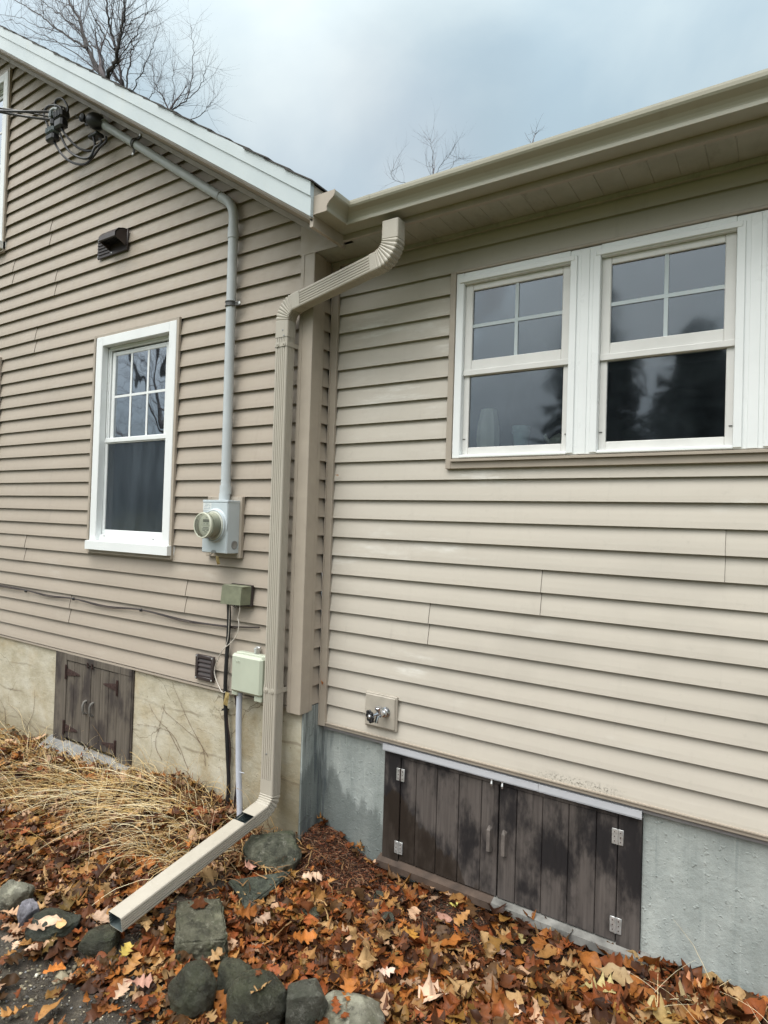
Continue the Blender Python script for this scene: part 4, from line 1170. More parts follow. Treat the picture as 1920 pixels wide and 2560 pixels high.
R6c = crop(0, 1380, 2.765)
HC = thing('horizontal_cable', 'thin dark cable sagging along the lower clapboards from the left edge to the downspout', 'cable', (-1.5, -.01, 1.0))
cp = [(-5.5, -.008, 1.02), (-3.23, -.008, 1.010), (-2.78, -.010, 1.007), (-2.45, -.008, .995), (-2.13, -.010, 1.003), (-1.75, -.008, .988), (-1.36, -.010, 1.003), (-.95, -.008, .984), (-.70, -.007, .984), (-.50, -.006, .993), (-.32, -.004, 1.010)]
mb = MB(); mb.tube(smooth(cp, 8), .0048, 6)
mb.tube(smooth([(p[0], p[1] - .002, p[2] - (.009 if k % 2 else .003)) for k, p in enumerate(cp[:-1])], 8), .0032, 6)
mb.build('cable', simple('brown black cable', (.035, .025, .022), .5), HC)
for x_ in (-2.78, -2.13, -1.36):
    mb = MB(); mb.box(x_ - .010, x_ + .010, -.020, -.002, .990, 1.010, 0, .004); mb.build('clip', M['black'], HC)

# foundation-level louvre vent, upper dryer hood
def louvre(name, label, x0, x1, z0, z1, parent_y=-.001):
    t = thing(name, label, 'vent', ((x0 + x1) / 2, 0, z0))
    mb = MB(); frame4(mb, x0, x1, z0, z1, .020, -.020, .0, ch=.003)
    for qx in (x0 + .009, x1 - .009):
        for qz in (z0 + .009, z1 - .009): mb.lathe([(.006, 0), (.005, .003), (0, .0035)], (qx, -.020, qz), (0, -1, 0), 8, mi=1)
    mb.build('frame', [M['brown_pl'], M['zinc']], t)
    n = 4; hz = (z1 - z0 - .04) / n
    for k in range(n):
        mb = MB(); zz_ = z0 + .02 + k * hz
        mb.prism([(-.004, hz + .002), (-.0145, .010), (-.016, .004), (-.013, .001), (-.008, .002), (.0, hz)], lambda a, h, t_: (t_, a, zz_ + h), x0 + .0205, x1 - .0205)
        mb.build('flap', M['brown_pl'], t)
    return t
louvre('wall_vent', 'small dark brown louvred vent low on the wall, left of the black cable', -.817, -.664, .6500, .7965)
DH = thing('dryer_hood', 'dark brown dryer hood with a deep cowl high on the gable wall', 'vent hood', (-1.8, 0, 3.42))
mb = MB(); mb.box(-2.000, -1.655, -.012, .002, 3.412, 3.556, 0, .004)
for q in range(5): mb.box(-1.990, -1.86, -.018, -.011, 3.436 + q * .022, 3.4395 + q * .022)
for qx, qz in ((-1.988, 3.546), (-1.988, 3.430), (-1.84, 3.549), (-1.70, 3.549), (-1.83, 3.428)): mb.lathe([(.006, 0), (.005, .003), (0, .0035)], (qx, -.012, qz), (0, -1, 0), 8, mi=1)
mb.build('plate', [M['brown_pl'], M['zinc']], DH)
mb = MB()      # cowl: hooded quarter shell open at the bottom
hp = [(-.011, 3.556), (-.040, 3.553), (-.075, 3.538), (-.098, 3.508), (-.100, 3.478)]
inner = [(a + .006, z_ - .006) for a, z_ in hp]
mb.prism(hp + inner[::-1], lambda a, h, t_: (t_, a, h), -1.850, -1.662)
for xx_ in (-1.850, -1.667):
    mb.prism([(-.011, 3.555)] + hp[1:] + [(-.011, 3.440)], lambda a, h, t_: (t_, a, h), xx_, xx_ + .005)
mb.build('cowl', M['brown_pl'], DH)
mb = MB()
for k in range(9): mb.box(-1.842 + k * .020, -1.836 + k * .020, -.092, -.012, 3.480, 3.485)
mb.build('grille', M['black'], DH)

# outdoor faucet on its block
HB = thing('garden_faucet', 'chrome hose faucet with a black knob on a square tan mounting block', 'faucet', (.40, YR, .64))
mb = MB(); mb.box(.303, .497, YR - .012, YR + .004, .558, .734, 0, .003); mb.box(.310, .490, YR - .020, YR - .010, .566, .727, 0, .004)
mb.build('mounting_block', M['plate'], HB)
mb = MB(); c0 = Vector((.438, YR - .02, .652))
mb.lathe([(.026, 0), (.026, .004), (.016, .007), (.015, .018), (.019, .020), (.019, .032), (.013, .036), (.013, .062)], c0, (0, -1, 0), 18)
mb.tube([c0 + Vector((0, -.040, 0)), c0 + Vector((-.012, -.062, .004))], .013, 12)
mb.tube([c0 + Vector((-.004, -.05, .004)), c0 + Vector((-.010, -.055, .030))], .015, 12); mb.lathe([(.018, 0), (.018, .010), (.012, .014), (0, .014)], c0 + Vector((-.010, -.056, .026)), (0, -.2, 1), 12)
mb.tube([c0 + Vector((-.008, -.055, -.004)), c0 + Vector((-.010, -.062, -.020)), c0 + Vector((-.014, -.066, -.040))], [.013, .012, .0125], 12)
mb.tube([c0 + Vector((-.010, -.060, .006)), c0 + Vector((-.030, -.088, -.004))], .007, 8)
mb.build('valve', M['chrome'], HB)
mb = MB(); wc = c0 + Vector((-.034, -.094, -.006)); wa = Vector((-.35, -.9, -.12)).normalized()
u_ = wa.cross(Vector((0, 0, 1))).normalized(); v_ = wa.cross(u_)
ring = []; nn = 48
for k in range(nn + 1):
    a = 2 * PI * k / nn; rr = .026 + .0035 * math.cos(8 * a)
    ring.append(wc + (u_ * math.cos(a) + v_ * math.sin(a)) * rr)
mb.tube(ring, .0062, 8, caps=False)
for k in range(4):
    a = PI * k / 4; mb.tube([wc - (u_ * math.cos(a) + v_ * math.sin(a)) * .025, wc + (u_ * math.cos(a) + v_ * math.sin(a)) * .025], .005, 6)
mb.build('knob', M['black'], HB)
mb = MB(); mb.lathe([(.012, 0), (.012, .006), (.010, .009), (.004, .009), (.0035, .012), (0, .012)], wc, wa, 14); mb.build('screw_cap', M['chrome'], HB)

# things on the kitchen window sill behind the glass
VS = thing('cream_vase', 'cream fluted vase standing inside behind the lower pane', 'vase', (.905, YR + .095, 1.976))
mb = MB()
n_ = 40; prof = [(.020, 0), (.045, .004), (.055, .05), (.052, .12), (.040, .18), (.036, .205), (.033, .20), (.030, .1)]
vs = []; fs = []
for r_, h_ in prof:
    for k in range(n_): 
        a = 2 * PI * k / n_; q = r_ * (1 + .05 * math.cos(10 * a)); vs.append((.905 + q * math.cos(a), YR + .095 + q * math.sin(a), 1.976 + h_))
fs = [(i * n_ + k, i * n_ + (k + 1) % n_, (i + 1) * n_ + (k + 1) % n_, (i + 1) * n_ + k) for i in range(len(prof) - 1) for k in range(n_)]
mb.add(vs, fs, 0, True); mb.build('body', simple('cream glaze', (.85, .83, .72), .3), VS)
CU = thing('blue_cup', 'pale blue cup standing inside behind the lower pane, right of the vase', 'cup', (1.075, YR + .085, 1.976))
mb = MB(); mb.lathe([(0, 0), (.026, 0), (.030, .010), (.038, .090), (.042, .110), (.040, .112), (.036, .09), (.028, .01)], (1.075, YR + .085, 1.976), (0, 0, 1), 24); mb.lathe([(.040, .080), (.043, .086), (.040, .092)], (1.075, YR + .085, 1.976), (0, 0, 1), 24)
mb.build('body', simple('pale blue glaze', (.45, .62, .66), .3), CU)
TP = thing('white_teapot', 'small white pot with a wire handle inside at the right of the lower pane', 'pot', (1.255, YR + .085, 1.976))
mb = MB(); mb.lathe([(0, 0), (.030, 0), (.042, .02), (.040, .045), (.022, .060), (.010, .066), (0, .072)], (1.255, YR + .085, 1.976), (0, 0, 1), 22); mb.tube([(1.225, YR + .11, 2.0), (1.195, YR + .10, 2.02), (1.185, YR + .10, 2.045)], [.012, .009, .006], 8)
mb.build('body', simple('white glaze', (.72, .70, .62), .3), TP)

# ------------------------------------------------------------------ stones
def rock_mat(name, c0, c1, moss=(.05, .07, .03), mossamt=.5, speck=(.4, .4, .34), speckamt=.3, rough=.6, sc=1.):
    b = NB(name); x, y, z = b.xyz()
    base = b.ramp(b.noise(9 * sc, 8, .65), [(.3, c0), (.7, c1)])
    base = b.mix(b.math('MULTIPLY', b.mr(b.noise(7, 6, .65, loc=(2, 2, 2)), .45, .62), mossamt), base, moss)
    base = b.mix(b.math('MULTIPLY', b.mr(b.noise(30 * sc, 7, .8), .53, .63), speckamt), base, speck)
    base = b.mix(b.math('MULTIPLY', b.mr(b.noise(5, 5, .6, loc=(7, 1, 4)), .48, .62), .45), base, tuple(q * 2.1 for q in c1))
    base = b.mix(b.math('MULTIPLY', b.mr(b.noise(14, 7, .7, loc=(1, 8, 4)), .50, .62), .6), base, tuple(q * .45 for q in c0))
    base = b.mix(b.math('MULTIPLY', b.mr(b.noise(90, 4, .6), .62, .7), .35), base, tuple(q * .35 for q in c0))
    b.col(base); b.rough(b.mr(b.noise(12, 4), .3, .7, rough * .7, min(1, rough * 1.3)))
    nb = b.bump(b.noise(11, 10, .8), 1.0, .035); b.bump(b.noise(85, 5, .7), .6, .005, nb)
    return b.done(0, .5)
M['r_moss'] = rock_mat('mossy granite', (.05, .055, .038), (.14, .14, .10), (.055, .075, .03), .65, (.42, .41, .34), .45, .8)
M['r_dark'] = rock_mat('wet dark green stone', (.030, .031, .019), (.060, .061, .039), (.045, .055, .025), .5, (.26, .27, .21), .22, .30)
M['r_mid'] = rock_mat('grey green stone', (.048, .049, .036), (.112, .112, .085), (.05, .06, .035), .5, (.36, .36, .31), .35, .6)
M['r_pale'] = rock_mat('pale speckled granite', (.13, .125, .09), (.31, .30, .23), (.10, .10, .05), .45, (.58, .56, .46), .5, .8, 1.5)
M['r_slate'] = rock_mat('dark green slate', (.035, .042, .032), (.07, .078, .06), (.06, .07, .035), .4, (.2, .2, .16), .12, .45)
M['r_purple'] = rock_mat('purple grey stone', (.14, .135, .16), (.30, .29, .33), (.12, .11, .10), .3, (.45, .45, .47), .3, .5)
M['r_block'] = rock_mat('mossy concrete block', (.075, .072, .045), (.16, .155, .105), (.07, .085, .035), .55, (.45, .43, .34), .35, .85, 1.3)
YAW = math.atan2(RT.y, RT.x)
rock_bvh_v = []; rock_bvh_f = []
def register(o):
    b0 = len(rock_bvh_v); off = root_loc(o)
    rock_bvh_v.extend([tuple(v.co + off) for v in o.data.vertices]); rock_bvh_f.extend([tuple(b0 + i for i in p.vertices) for p in o.data.polygons])
def rock(name, label, mat, px, py, wpx, hpx, seed, depth_k=.8, box=.0, planes=5, rot=0., amp=.07, lift=.0, sharp=.8, cat='stone', group='stones edging the bed', peak=0., hmin=.05):
    rg = random.Random(seed)
    wpx *= 1.06; hpx *= 1.05
    p = at(px, py, Z=-.12)
    for _ in range(3):
        m = depth(p) / F_PX; g = ray(px, py).normalized(); sn = -g.z; cs = math.sqrt(1 - sn * sn)
        wd = wpx * m; dd = wd * depth_k; v = hpx * m
        h = max(hmin, (v - dd * sn * .85) / cs)
        zc = ground(p.x, p.y) + h * (.42 + lift)
        p = at(px, py, Z=zc)
    bm = bmesh.new(); bmesh.ops.create_icosphere(bm, subdivisions=5, radius=1)
    pl = []
    for k in range(planes):
        n = Vector((rg.gauss(0, 1), rg.gauss(0, 1), rg.gauss(0, .8) + .25)).normalized(); pl.append((n, rg.uniform(sharp - .16, sharp + .06)))
    so = Vector((seed * 7.3, seed * 1.9, seed * 3.1))
    for vtx in bm.verts:
        d = vtx.co.normalized()
        if box:
            q = max(abs(d.x), abs(d.y), abs(d.z)); d2 = d / q; d = d * (1 - box) + d2 * box * .82
        for n, o in pl:
            t = d.dot(n) - o
            if t > 0: d = d - n * t * .97
        if peak: d.z += peak * max(0, 1 - math.hypot(d.x - .15, d.y) * 1.3) ** 1.5
        d = d * (1 + amp * mnoise.noise(d * 1.6 + so) * 2 + amp * .75 * mnoise.noise(d * 4.3 + so) + amp * .38 * mnoise.noise(d * 11 + so) + amp * .15 * mnoise.noise(d * 27 + so))
        vtx.co = d
    # fit to the wanted size
    X = [v.co.x for v in bm.verts]; Y = [v.co.y for v in bm.verts]; Z = [v.co.z for v in bm.verts]
    cx, cy, cz = (max(X) + min(X)) / 2, (max(Y) + min(Y)) / 2, (max(Z) + min(Z)) / 2
    R = Matrix.Rotation(YAW + rot, 3, 'Z')
    for vtx in bm.verts:
        c = Vector(((vtx.co.x - cx) / (max(X) - min(X)) * wd, (vtx.co.y - cy) / (max(Y) - min(Y)) * dd, (vtx.co.z - cz) / (max(Z) - min(Z)) * h))
        vtx.co = R @ c
    me = bpy.data.meshes.new(name); bm.to_mesh(me); bm.free()
    me.materials.append(mat); me.polygons.foreach_set('use_smooth', [True] * len(me.polygons))
    o = bpy.data.objects.new(name, me); C.objects.link(o); o.location = p
    tag(o, label, cat, group); register(o); return o
R7 = crop(0, 1900, 1.728)
def rk(cx, cy, w_, h_): x_, y_ = R7(cx, cy); return x_, y_, w_ / 1.728, h_ / 1.728
rock('boulder', 'mossy granite boulder under the downspout elbow, against the concrete corner', M['r_moss'], *rk(1178, 392, 240, 198), 3, .75, .25, 6, rot=.2, amp=.06, sharp=.82, cat='boulder')
rock('stone', 'rounded dark green stone with a pale streak, leftmost of the front row', M['r_dark'], *rk(832, 992, 200, 262), 11, .85, .1, 4, amp=.06, sharp=.86)
rock('stone', 'dark angular stone wedged behind the front row', M['r_dark'], *rk(1025, 938, 168, 188), 23, .9, .2, 7, amp=.05, sharp=.74)
rock('stone', 'large peaked dark green stone in the front row', M['r_dark'], *rk(1116, 1025, 262, 285), 31, .8, .2, 5, amp=.05, sharp=.82, peak=.45)
rock('stone', 'grey mottled stone right of the large peaked one', M['r_mid'], *rk(1325, 1058, 178, 222), 43, .8, .3, 7, amp=.06, sharp=.76)
rock('stone', 'pale speckled granite stone at the bottom edge, rightmost of the front row', M['r_pale'], *rk(1515, 1110, 290, 200), 57, .7, .25, 6, rot=-.2, amp=.06, sharp=.78)
rock('stone', 'small squared dark stone just below the downspout mouth', M['r_dark'], *rk(427, 788, 152, 135), 61, .8, .6, 3, rot=.1, amp=.04, sharp=.9, hmin=.075)
rock('stone', 'flat grey stone partly covered by pale leaves, left of the downspout mouth', M['r_slate'], *rk(232, 715, 200, 165), 71, .9, .3, 6, amp=.06, sharp=.72, lift=-.1)
rock('stone', 'pale green lichened stone at the left edge', M['r_pale'], *rk(58, 588, 150, 165), 83, .8, .2, 6, amp=.06, sharp=.8)
rock('stone', 'small purple grey slaty stone beside the pale green one', M['r_purple'], *rk(122, 668, 82, 132), 91, .9, .4, 7, rot=.5, amp=.08, sharp=.7)
R2c = crop(500, 2020, 3.318)
def rk2(cx, cy, w_, h_): x_, y_ = R2c(cx, cy); return x_, y_, w_ / 3.318, h_ / 3.318
rock('stone', 'small blackish stone showing among the orange leaves', M['r_dark'], *rk2(935, 880, 170, 120), 101, .9, .2, 6, amp=.08, sharp=.75, lift=.15)
rock('stone', 'small pale olive stone in the mulch before the long hatch', M['r_mid'], *rk2(1560, 925, 100, 100), 113, .9, .1, 5, amp=.07, sharp=.8, lift=.15)
rock('stone', 'little brownish pebble stone above the pale olive one', M['r_moss'], *rk2(1482, 730, 78, 90), 127, .9, .1, 5, amp=.07, sharp=.85, lift=.2, hmin=.03)
R6s = crop(0, 1720, 2.592)
x_, y_ = R6s(975, 722); rock('stone', 'flat green slate chip lying in the dry grass', M['r_slate'], x_, y_, 40, 16, 131, .7, .6, 3, amp=.04, lift=.5, hmin=.02)
x_, y_ = R6s(28, 812); rock('stone', 'grey wedge of stone at the left edge above the leaves', M['r_purple'], x_, y_, 50, 26, 137, .8, .5, 4, amp=.05, lift=.3, hmin=.03)

def slab(name, label, mat, pts, thick, seed, cat, z0=None, group='stones edging the bed', rough_=.004):
    """flat-topped stone: pts = corners (px, py, z) of its top face"""
    P = [at(a, c, Z=z_) for a, c, z_ in pts]
    cen = sum(P, Vector((0, 0, 0))) / len(P)
    bm = bmesh.new()
    n = len(P)
    top_ = [bm.verts.new(p - cen) for p in P]; bt = [bm.verts.new((p - cen) * 1.04 - Vector((0, 0, thick))) for p in P]
    bm.faces.new(top_); bm.faces.new(bt[::-1])
    for i in range(n): bm.faces.new((top_[i], bt[i], bt[(i + 1) % n], top_[(i + 1) % n]))
    bmesh.ops.recalc_face_normals(bm, faces=bm.faces[:])
    bmesh.ops.bevel(bm, geom=bm.edges[:], offset=.007, segments=2, affect='EDGES')
    bmesh.ops.triangulate(bm, faces=bm.faces[:])
    for _ in range(5):
        es = [e_ for e_ in bm.edges if e_.calc_length() > .008]
        if not es: break
        bmesh.ops.subdivide_edges(bm, edges=es, cuts=1)
        bmesh.ops.triangulate(bm, faces=[f for f in bm.faces if len(f.verts) > 3])
    bm.normal_update()
    so = Vector((seed, seed * .3, 0))
    for v in bm.verts: v.co = v.co + v.normal * (rough_ * (mnoise.noise(v.co * 18 + so) * 1.6 + .8 * mnoise.noise(v.co * 60 + so)))
    me = bpy.data.meshes.new(name); bm.to_mesh(me); bm.free(); me.materials.append(mat)
    me.polygons.foreach_set('use_smooth', [True] * len(me.polygons))
    o = bpy.data.objects.new(name, me); C.objects.link(o); o.location = cen; tag(o, label, cat, group); register(o); return o
q = lambda x_, y_, z_: (*R7(x_, y_), z_)
slab('concrete_block', 'square mossy concrete block lying among the leaves below the downspout', M['r_block'], [q(764, 608, -.085), q(958, 592, -.085), q(984, 775, -.088), q(762, 792, -.092)], .085, 5, 'block', rough_=.007)
slab('slate_slab', 'triangular dark green slate slab pointing right below the mossy boulder', M['r_slate'], [q(985, 516, -.085), q(1258, 474, -.085), q(1165, 560, -.10), q(1062, 640, -.115), q(1030, 570, -.10)], .022, 9, 'slab', rough_=.0025)
BV = BVHTree.FromPolygons(rock_bvh_v, rock_bvh_f)

# ------------------------------------------------------------------ gravel, mulch, leaves, grass
rng = np.random.default_rng(7)
def ground_n(x, y): return ground(float(x), float(y))
def scatter_mesh(name, label, cat, mat, verts, faces, tint, smooth=False):
    me = bpy.data.meshes.new(name)
    V_ = np.concatenate(verts).astype(np.float32); 
    nl = [len(f[0]) for f in faces]
    me.vertices.add(len(V_)); me.vertices.foreach_set('co', V_.ravel())
    loops = np.concatenate([np.asarray(f).ravel() for f in faces]); 
    sizes = np.concatenate([np.full(len(f), len(f[0]), dtype=np.int32) for f in faces])
    me.loops.add(len(loops)); me.loops.foreach_set('vertex_index', loops.astype(np.int32))
    me.polygons.add(len(sizes)); me.polygons.foreach_set('loop_start', np.concatenate([[0], np.cumsum(sizes)[:-1]]).astype(np.int32))
    me.polygons.foreach_set('loop_total', sizes)
    me.polygons.foreach_set('use_smooth', np.full(len(sizes), smooth))
    me.update(calc_edges=True); me.validate()
    ca = me.color_attributes.new('tint', 'FLOAT_COLOR', 'POINT'); ca.data.foreach_set('color', np.concatenate(tint).astype(np.float32).ravel())
    me.materials.append(mat)
    o = bpy.data.objects.new(name, me); C.objects.link(o)
    return tag(o, label, cat, kind='stuff')
def tint_mat(name, rough=.5, spec=.4, vein=True, trans=.0, bump=.3):
    b = NB(name)
    a = b.n('ShaderNodeAttribute'); a.attribute_name = 'tint'
    col = a.outputs['Color']
    if vein:
        col = b.mix(b.mr(b.noise(70, 5, .65), .35, .7, 0, .75), col, tuple([.0, .0, .0]), 'MULTIPLY') if False else col
        d = b.mix(1.0, col, (.42, .36, .32), 'MULTIPLY')
        col = b.mix(b.math('MULTIPLY', b.mr(b.noise(48, 6, .7), .48, .72), .7), col, d)
        l_ = b.mix(1.0, col, (1.35, 1.3, 1.25), 'MULTIPLY')
        col = b.mix(b.math('MULTIPLY', b.mr(b.noise(25, 4, .6, loc=(3, 3, 3)), .52, .7), .5), col, l_)
    b.col(col); b.rough(b.mr(b.noise(30, 4), .3, .7, rough * .7, min(1, rough * 1.35)))
    b.bump(b.noise(140, 4, .6), bump, .002)
    if trans:
        out = b.t.nodes['Material Output']; tl = b.n('ShaderNodeBsdfTranslucent'); b.l(col, tl.inputs[0])
        m = b.n('ShaderNodeMixShader'); m.inputs[0].default_value = trans
        b.l(b.b.outputs[0], m.inputs[1]); b.l(tl.outputs[0], m.inputs[2]); b.l(m.outputs[0], out.inputs[0])
    return b.done(0, spec)
M['leaf'] = tint_mat('fallen leaf', .52, .22, True, .12)
M['straw'] = tint_mat('dry straw', .6, .3, False, .15, .1)
M['chip'] = tint_mat('bark mulch', .6, .2, True, 0)
M['pebble'] = tint_mat('pebble', .5, .5, True, 0)

def rotm(yaw, tx, ty, roll=0):
    R = Matrix.Rotation(yaw, 3, 'Z') @ Matrix.Rotation(tx, 3, 'X') @ Matrix.Rotation(ty, 3, 'Y') @ Matrix.Rotation(roll, 3, 'Z')
    return np.array(R)

# leaf outlines: (t, half width) along the midrib, lobed
def oak(rg):
    T = [0, .05, .12, .17, .24, .30, .36, .44, .49, .55, .64, .69, .76, .85, .90, 1.0]
    Wd = [.006, .06, .13, .08, .12, .22, .25, .12, .16, .30, .31, .15, .19, .25, .17, .0]
    return T, [w_ * rg.uniform(.82, 1.12) for w_ in Wd], [w_ * rg.uniform(.82, 1.12) for w_ in Wd], [0, 0, .01, .0, .02, .05, .02, 0, .02, .05, .02, 0, .03, .04, .01, 0]
def oval(rg):
    T = [i / 9 for i in range(10)]
    Wd = [max(.004, .30 * math.sin(PI * t ** .8) ** .8 * (1 + .06 * math.sin(t * 40))) for t in T]
    return T, Wd, [w_ * rg.uniform(.92, 1.05) for w_ in Wd], [0] * 10
def maple(rg):
    T = [0, .03, .10, .18, .28, .34, .42, .50, .60, .66, .72, .82, .90, 1.0]
    Wd = [.01, .16, .30, .22, .32, .46, .36, .24, .25, .30, .18, .12, .05, 0]
    return T, [w_ * rg.uniform(.85, 1.1) for w_ in Wd], [w_ * rg.uniform(.85, 1.1) for w_ in Wd], [0, -.03, -.04, 0, .05, .10, .05, 0, .02, .06, .01, 0, 0, 0]
PAL = [((.36, .130, .030), 3.6), ((.40, .200, .065), 2.8), ((.40, .245, .11), 1.3), ((.54, .34, .21), .8), ((.23, .065, .018), 3.4), ((.15, .050, .017), 4.2), ((.060, .023, .010), 4.4), ((.28, .145, .035), .9), ((.33, .095, .030), 1.4), ((.095, .048, .019), 2.6), ((.16, .10, .03), .4)]
PALW = np.array([p[1] for p in PAL]); PALW /= PALW.sum()
PAL_L = np.array([1.0, 2.0, 2.0, 1.6, 1.5, 3.4, 3.8, .5, .7, 2.4, .8]); PAL_L /= PAL_L.sum()
rg = random.Random(99)
LV, LF, LT = [], [], []; cnt = 0
def add_leaf(x, y, z, size, yaw, tx, ty, col, kind=None):
    global cnt
    kind = kind or rg.choices([oak, oval, maple], [5, 1.6, 2.6])[0]
    T, Wl, Wr, sh_ = kind(rg)
    n = len(T); fold = rg.random() < .2; c1 = rg.uniform(-.5, .8); c2 = rg.uniform(1.0, 2.2) if fold else rg.uniform(-.9, 1.0); ph = rg.uniform(0, 6); c3 = rg.uniform(.02, .09); tw = rg.uniform(-.8, .8)
    P = np.zeros((3 * n + 2, 3)); 
    for i in range(n):
        t = T[i]
        for j, ww in ((0, -Wl[i]), (1, 0), (2, Wr[i])):
            xx = t - .5 + (sh_[i] if j != 1 else 0); yy = ww
            zz_ = c1 * xx * xx * .9 + c2 * yy * yy * 1.6 + c3 * math.sin(9 * xx + ph) * abs(yy) * 2.2 + tw * xx * yy + .05 * math.sin(17 * yy + 11 * xx + ph)
            P[i * 3 + j] = (xx, yy, zz_)
    P[3 * n] = (-.5, .008, 0); P[3 * n + 1] = (-.72, rg.uniform(-.08, .08), rg.uniform(-.04, .08))
    Rm = rotm(yaw, tx, ty)
    W_ = (P * size) @ Rm.T; zmin = np.percentile(W_[:, 2], 20)
    W_ += np.array([x, y, z - zmin * .8])
    gz = np.array([ground(float(a), float(b_)) for a, b_ in W_[::6, :2]]).max()
    W_[:, 2] = np.maximum(W_[:, 2], gz + .001)
    if abs(x) < 9: W_[:, 1] = np.where(W_[:, 0] < -.012, np.minimum(W_[:, 1], .017), np.minimum(W_[:, 1], YR + .012 if x > .4 and x < 1.67 else YR + .027))
    F_ = []
    for i in range(n - 1):
        a = cnt + i * 3; F_ += [(a, a + 1, a + 4, a + 3), (a + 1, a + 2, a + 5, a + 4)]
    a = cnt + 3 * n; F_.append((a, a + 1, cnt + 1, cnt + 1)[:3] + (cnt + 4,))
    LV.append(W_); LF.append(np.array(F_)); cc = np.array([*col, 1.]) * np.array([*(rg.uniform(.45, .98),) * 3, 1])
    tt = np.tile(cc, (len(W_), 1)); tt[1::3][:n, :3] *= 1.18
    LT.append(tt); cnt += len(W_)
def density(x, y):
    d = 1.0
    if x < .33:      # mud apron at the lower left
        edge = -.93 + .10 * hsh(x, 0, 3.1) - .10 * max(0, x)
        if y < edge: d = .34 if y > -2.0 else .12
    # mulch heap in the corner and bare strip along the long hatch
    m = math.exp(-(((x - .14) / .30) ** 2 + ((y - .03) / .22) ** 2)); d *= 1 - .95 * min(1, m * 1.6)
    if .3 < x < 1.75: d *= max(.18, min(1, (.02 - y) / .22))
    m = math.exp(-(((x - 1.0) / .30) ** 2 + ((y + .05) / .10) ** 2)); d *= 1 - .75 * m
    if hsh(x + 9, y, 4.5) > .32: d *= .45
    if y < -1.6: d *= .55
    return d
N_TRY = 30000
for k in range(N_TRY):
    x_ = rg.uniform(-4.6, 3.3); y_ = rg.uniform(-2.0, .19)
    if k < 21500: x_ = rg.uniform(-2.6, 2.3); y_ = rg.uniform(-1.15, .19)
    if x_ < 0 and y_ > .01: continue
    if rg.random() > density(x_, y_): continue
    if CAM.x - .3 < x_ < CAM.x + .5 and y_ < -1.9: continue
    s_ = rg.uniform(.036, .102) * (1.0 + .32 * max(0, min(1, (x_ - .7) / .8)))
    if k % 4 == 3: s_ = rg.uniform(.018, .045)
    lay = rg.random() ** 1.2
    z_ = ground(x_, y_) + lay * .040
    if x_ < -.35 and y_ > -.42 and rg.random() < .5: z_ += rg.uniform(.03, .08)
    hit = BV.ray_cast(Vector((x_, y_, 2)), Vector((0, 0, -1)))
    tx, ty = rg.gauss(0, .30), rg.gauss(0, .30)
    if rg.random() < .035: tx += rg.choice((-1, 1)) * rg.uniform(.4, .9)
    if hit[0] is not None and hit[0].z > z_ + .012:
        if rg.random() > .018: continue
        z_ = hit[0].z + .003; tx *= .4; ty *= .4
    if abs(x_ + .139) < .07 and -.99 < y_ < -.05 and rg.random() < .9: 
        if y_ < -.3: continue
    pal = PAL_L if x_ < -.2 else PALW
    i_ = rg.choices(range(len(PAL)), pal)[0]
    c_ = PAL[i_][0]
    k_ = .55 + .45 * lay if lay < .5 else 1.0
    add_leaf(x_, y_, z_, s_, rg.uniform(0, 2 * PI), tx, ty, c_)
# individual accents: the leaves that stand out in the picture
def leaf_at(px, py, size, col, yaw=0., tx=.2, ty=.1, kind=oak, z=-.10):
    p = at(px, py, Z=z); hit = BV.ray_cast(Vector((p.x, p.y, 2)), Vector((0, 0, -1)))
    add_leaf(p.x, p.y, max(z, (hit[0].z + .002) if hit[0] is not None else z), size, yaw, tx, ty, col, kind)
T1, T2, PK, OR, YE = (.68, .47, .33), (.66, .42, .20), (.66, .36, .27), (.62, .22, .05), (.62, .47, .12)
for a in ((*R7(170, 720), .10, T1, 1.2, .1, .2, oak), (*R7(215, 700), .095, T1, .7, .3, 0, oval), (*R7(265, 705), .07, T2, 2.5, .1, 0, oval), (*R7(440, 690), .09, T1, .2, .1, .1, maple),
          (*R7(235, 905), .085, OR, 1.4, .2, .2, oak), (*R7(525, 1000), .085, T1, 1.9, .2, -.2, oak), (*R7(605, 960), .085, PK, .9, .3, .2, oak), (*R7(30, 775), .06, T1, .3, .2, 0, oak), (*R7(65, 800), .05, T1, 2.3, .2, 0, oak), (*R7(135, 810), .05, T1, 1.3, .2, 0, oak),
          (*R7(620, 440), .13, OR, .3, .3, .2, oak), (*R7(1350, 505), .11, T1, 1.0, .3, .2, oak), (*R7(1060, 660), .10, OR, .8, .9, .3, oak), (*R7(1310, 770), .11, OR, .9, .5, .3, oak), (*R7(1590, 870), .10, T2, 1.2, .3, .4, oval),
          (*R7(1565, 380), .10, T2, 1.9, 1.1, .3, oak), (*R7(1085, 460), .075, PK, 1.2, .3, .2, maple), (*R7(1130, 690), .09, T1, 1.5, .2, .1, oak), (*R7(910, 500), .11, T2, 1.6, .6, .2, maple), (*R7(630, 700), .12, T2, 2.6, .2, .1, oak), (*R7(540, 830), .09, YE, 2.2, .3, .1, oak)):
    leaf_at(*a[:2], a[2], a[3], *a[4:])
R3c = crop(900, 2160, 3.318)
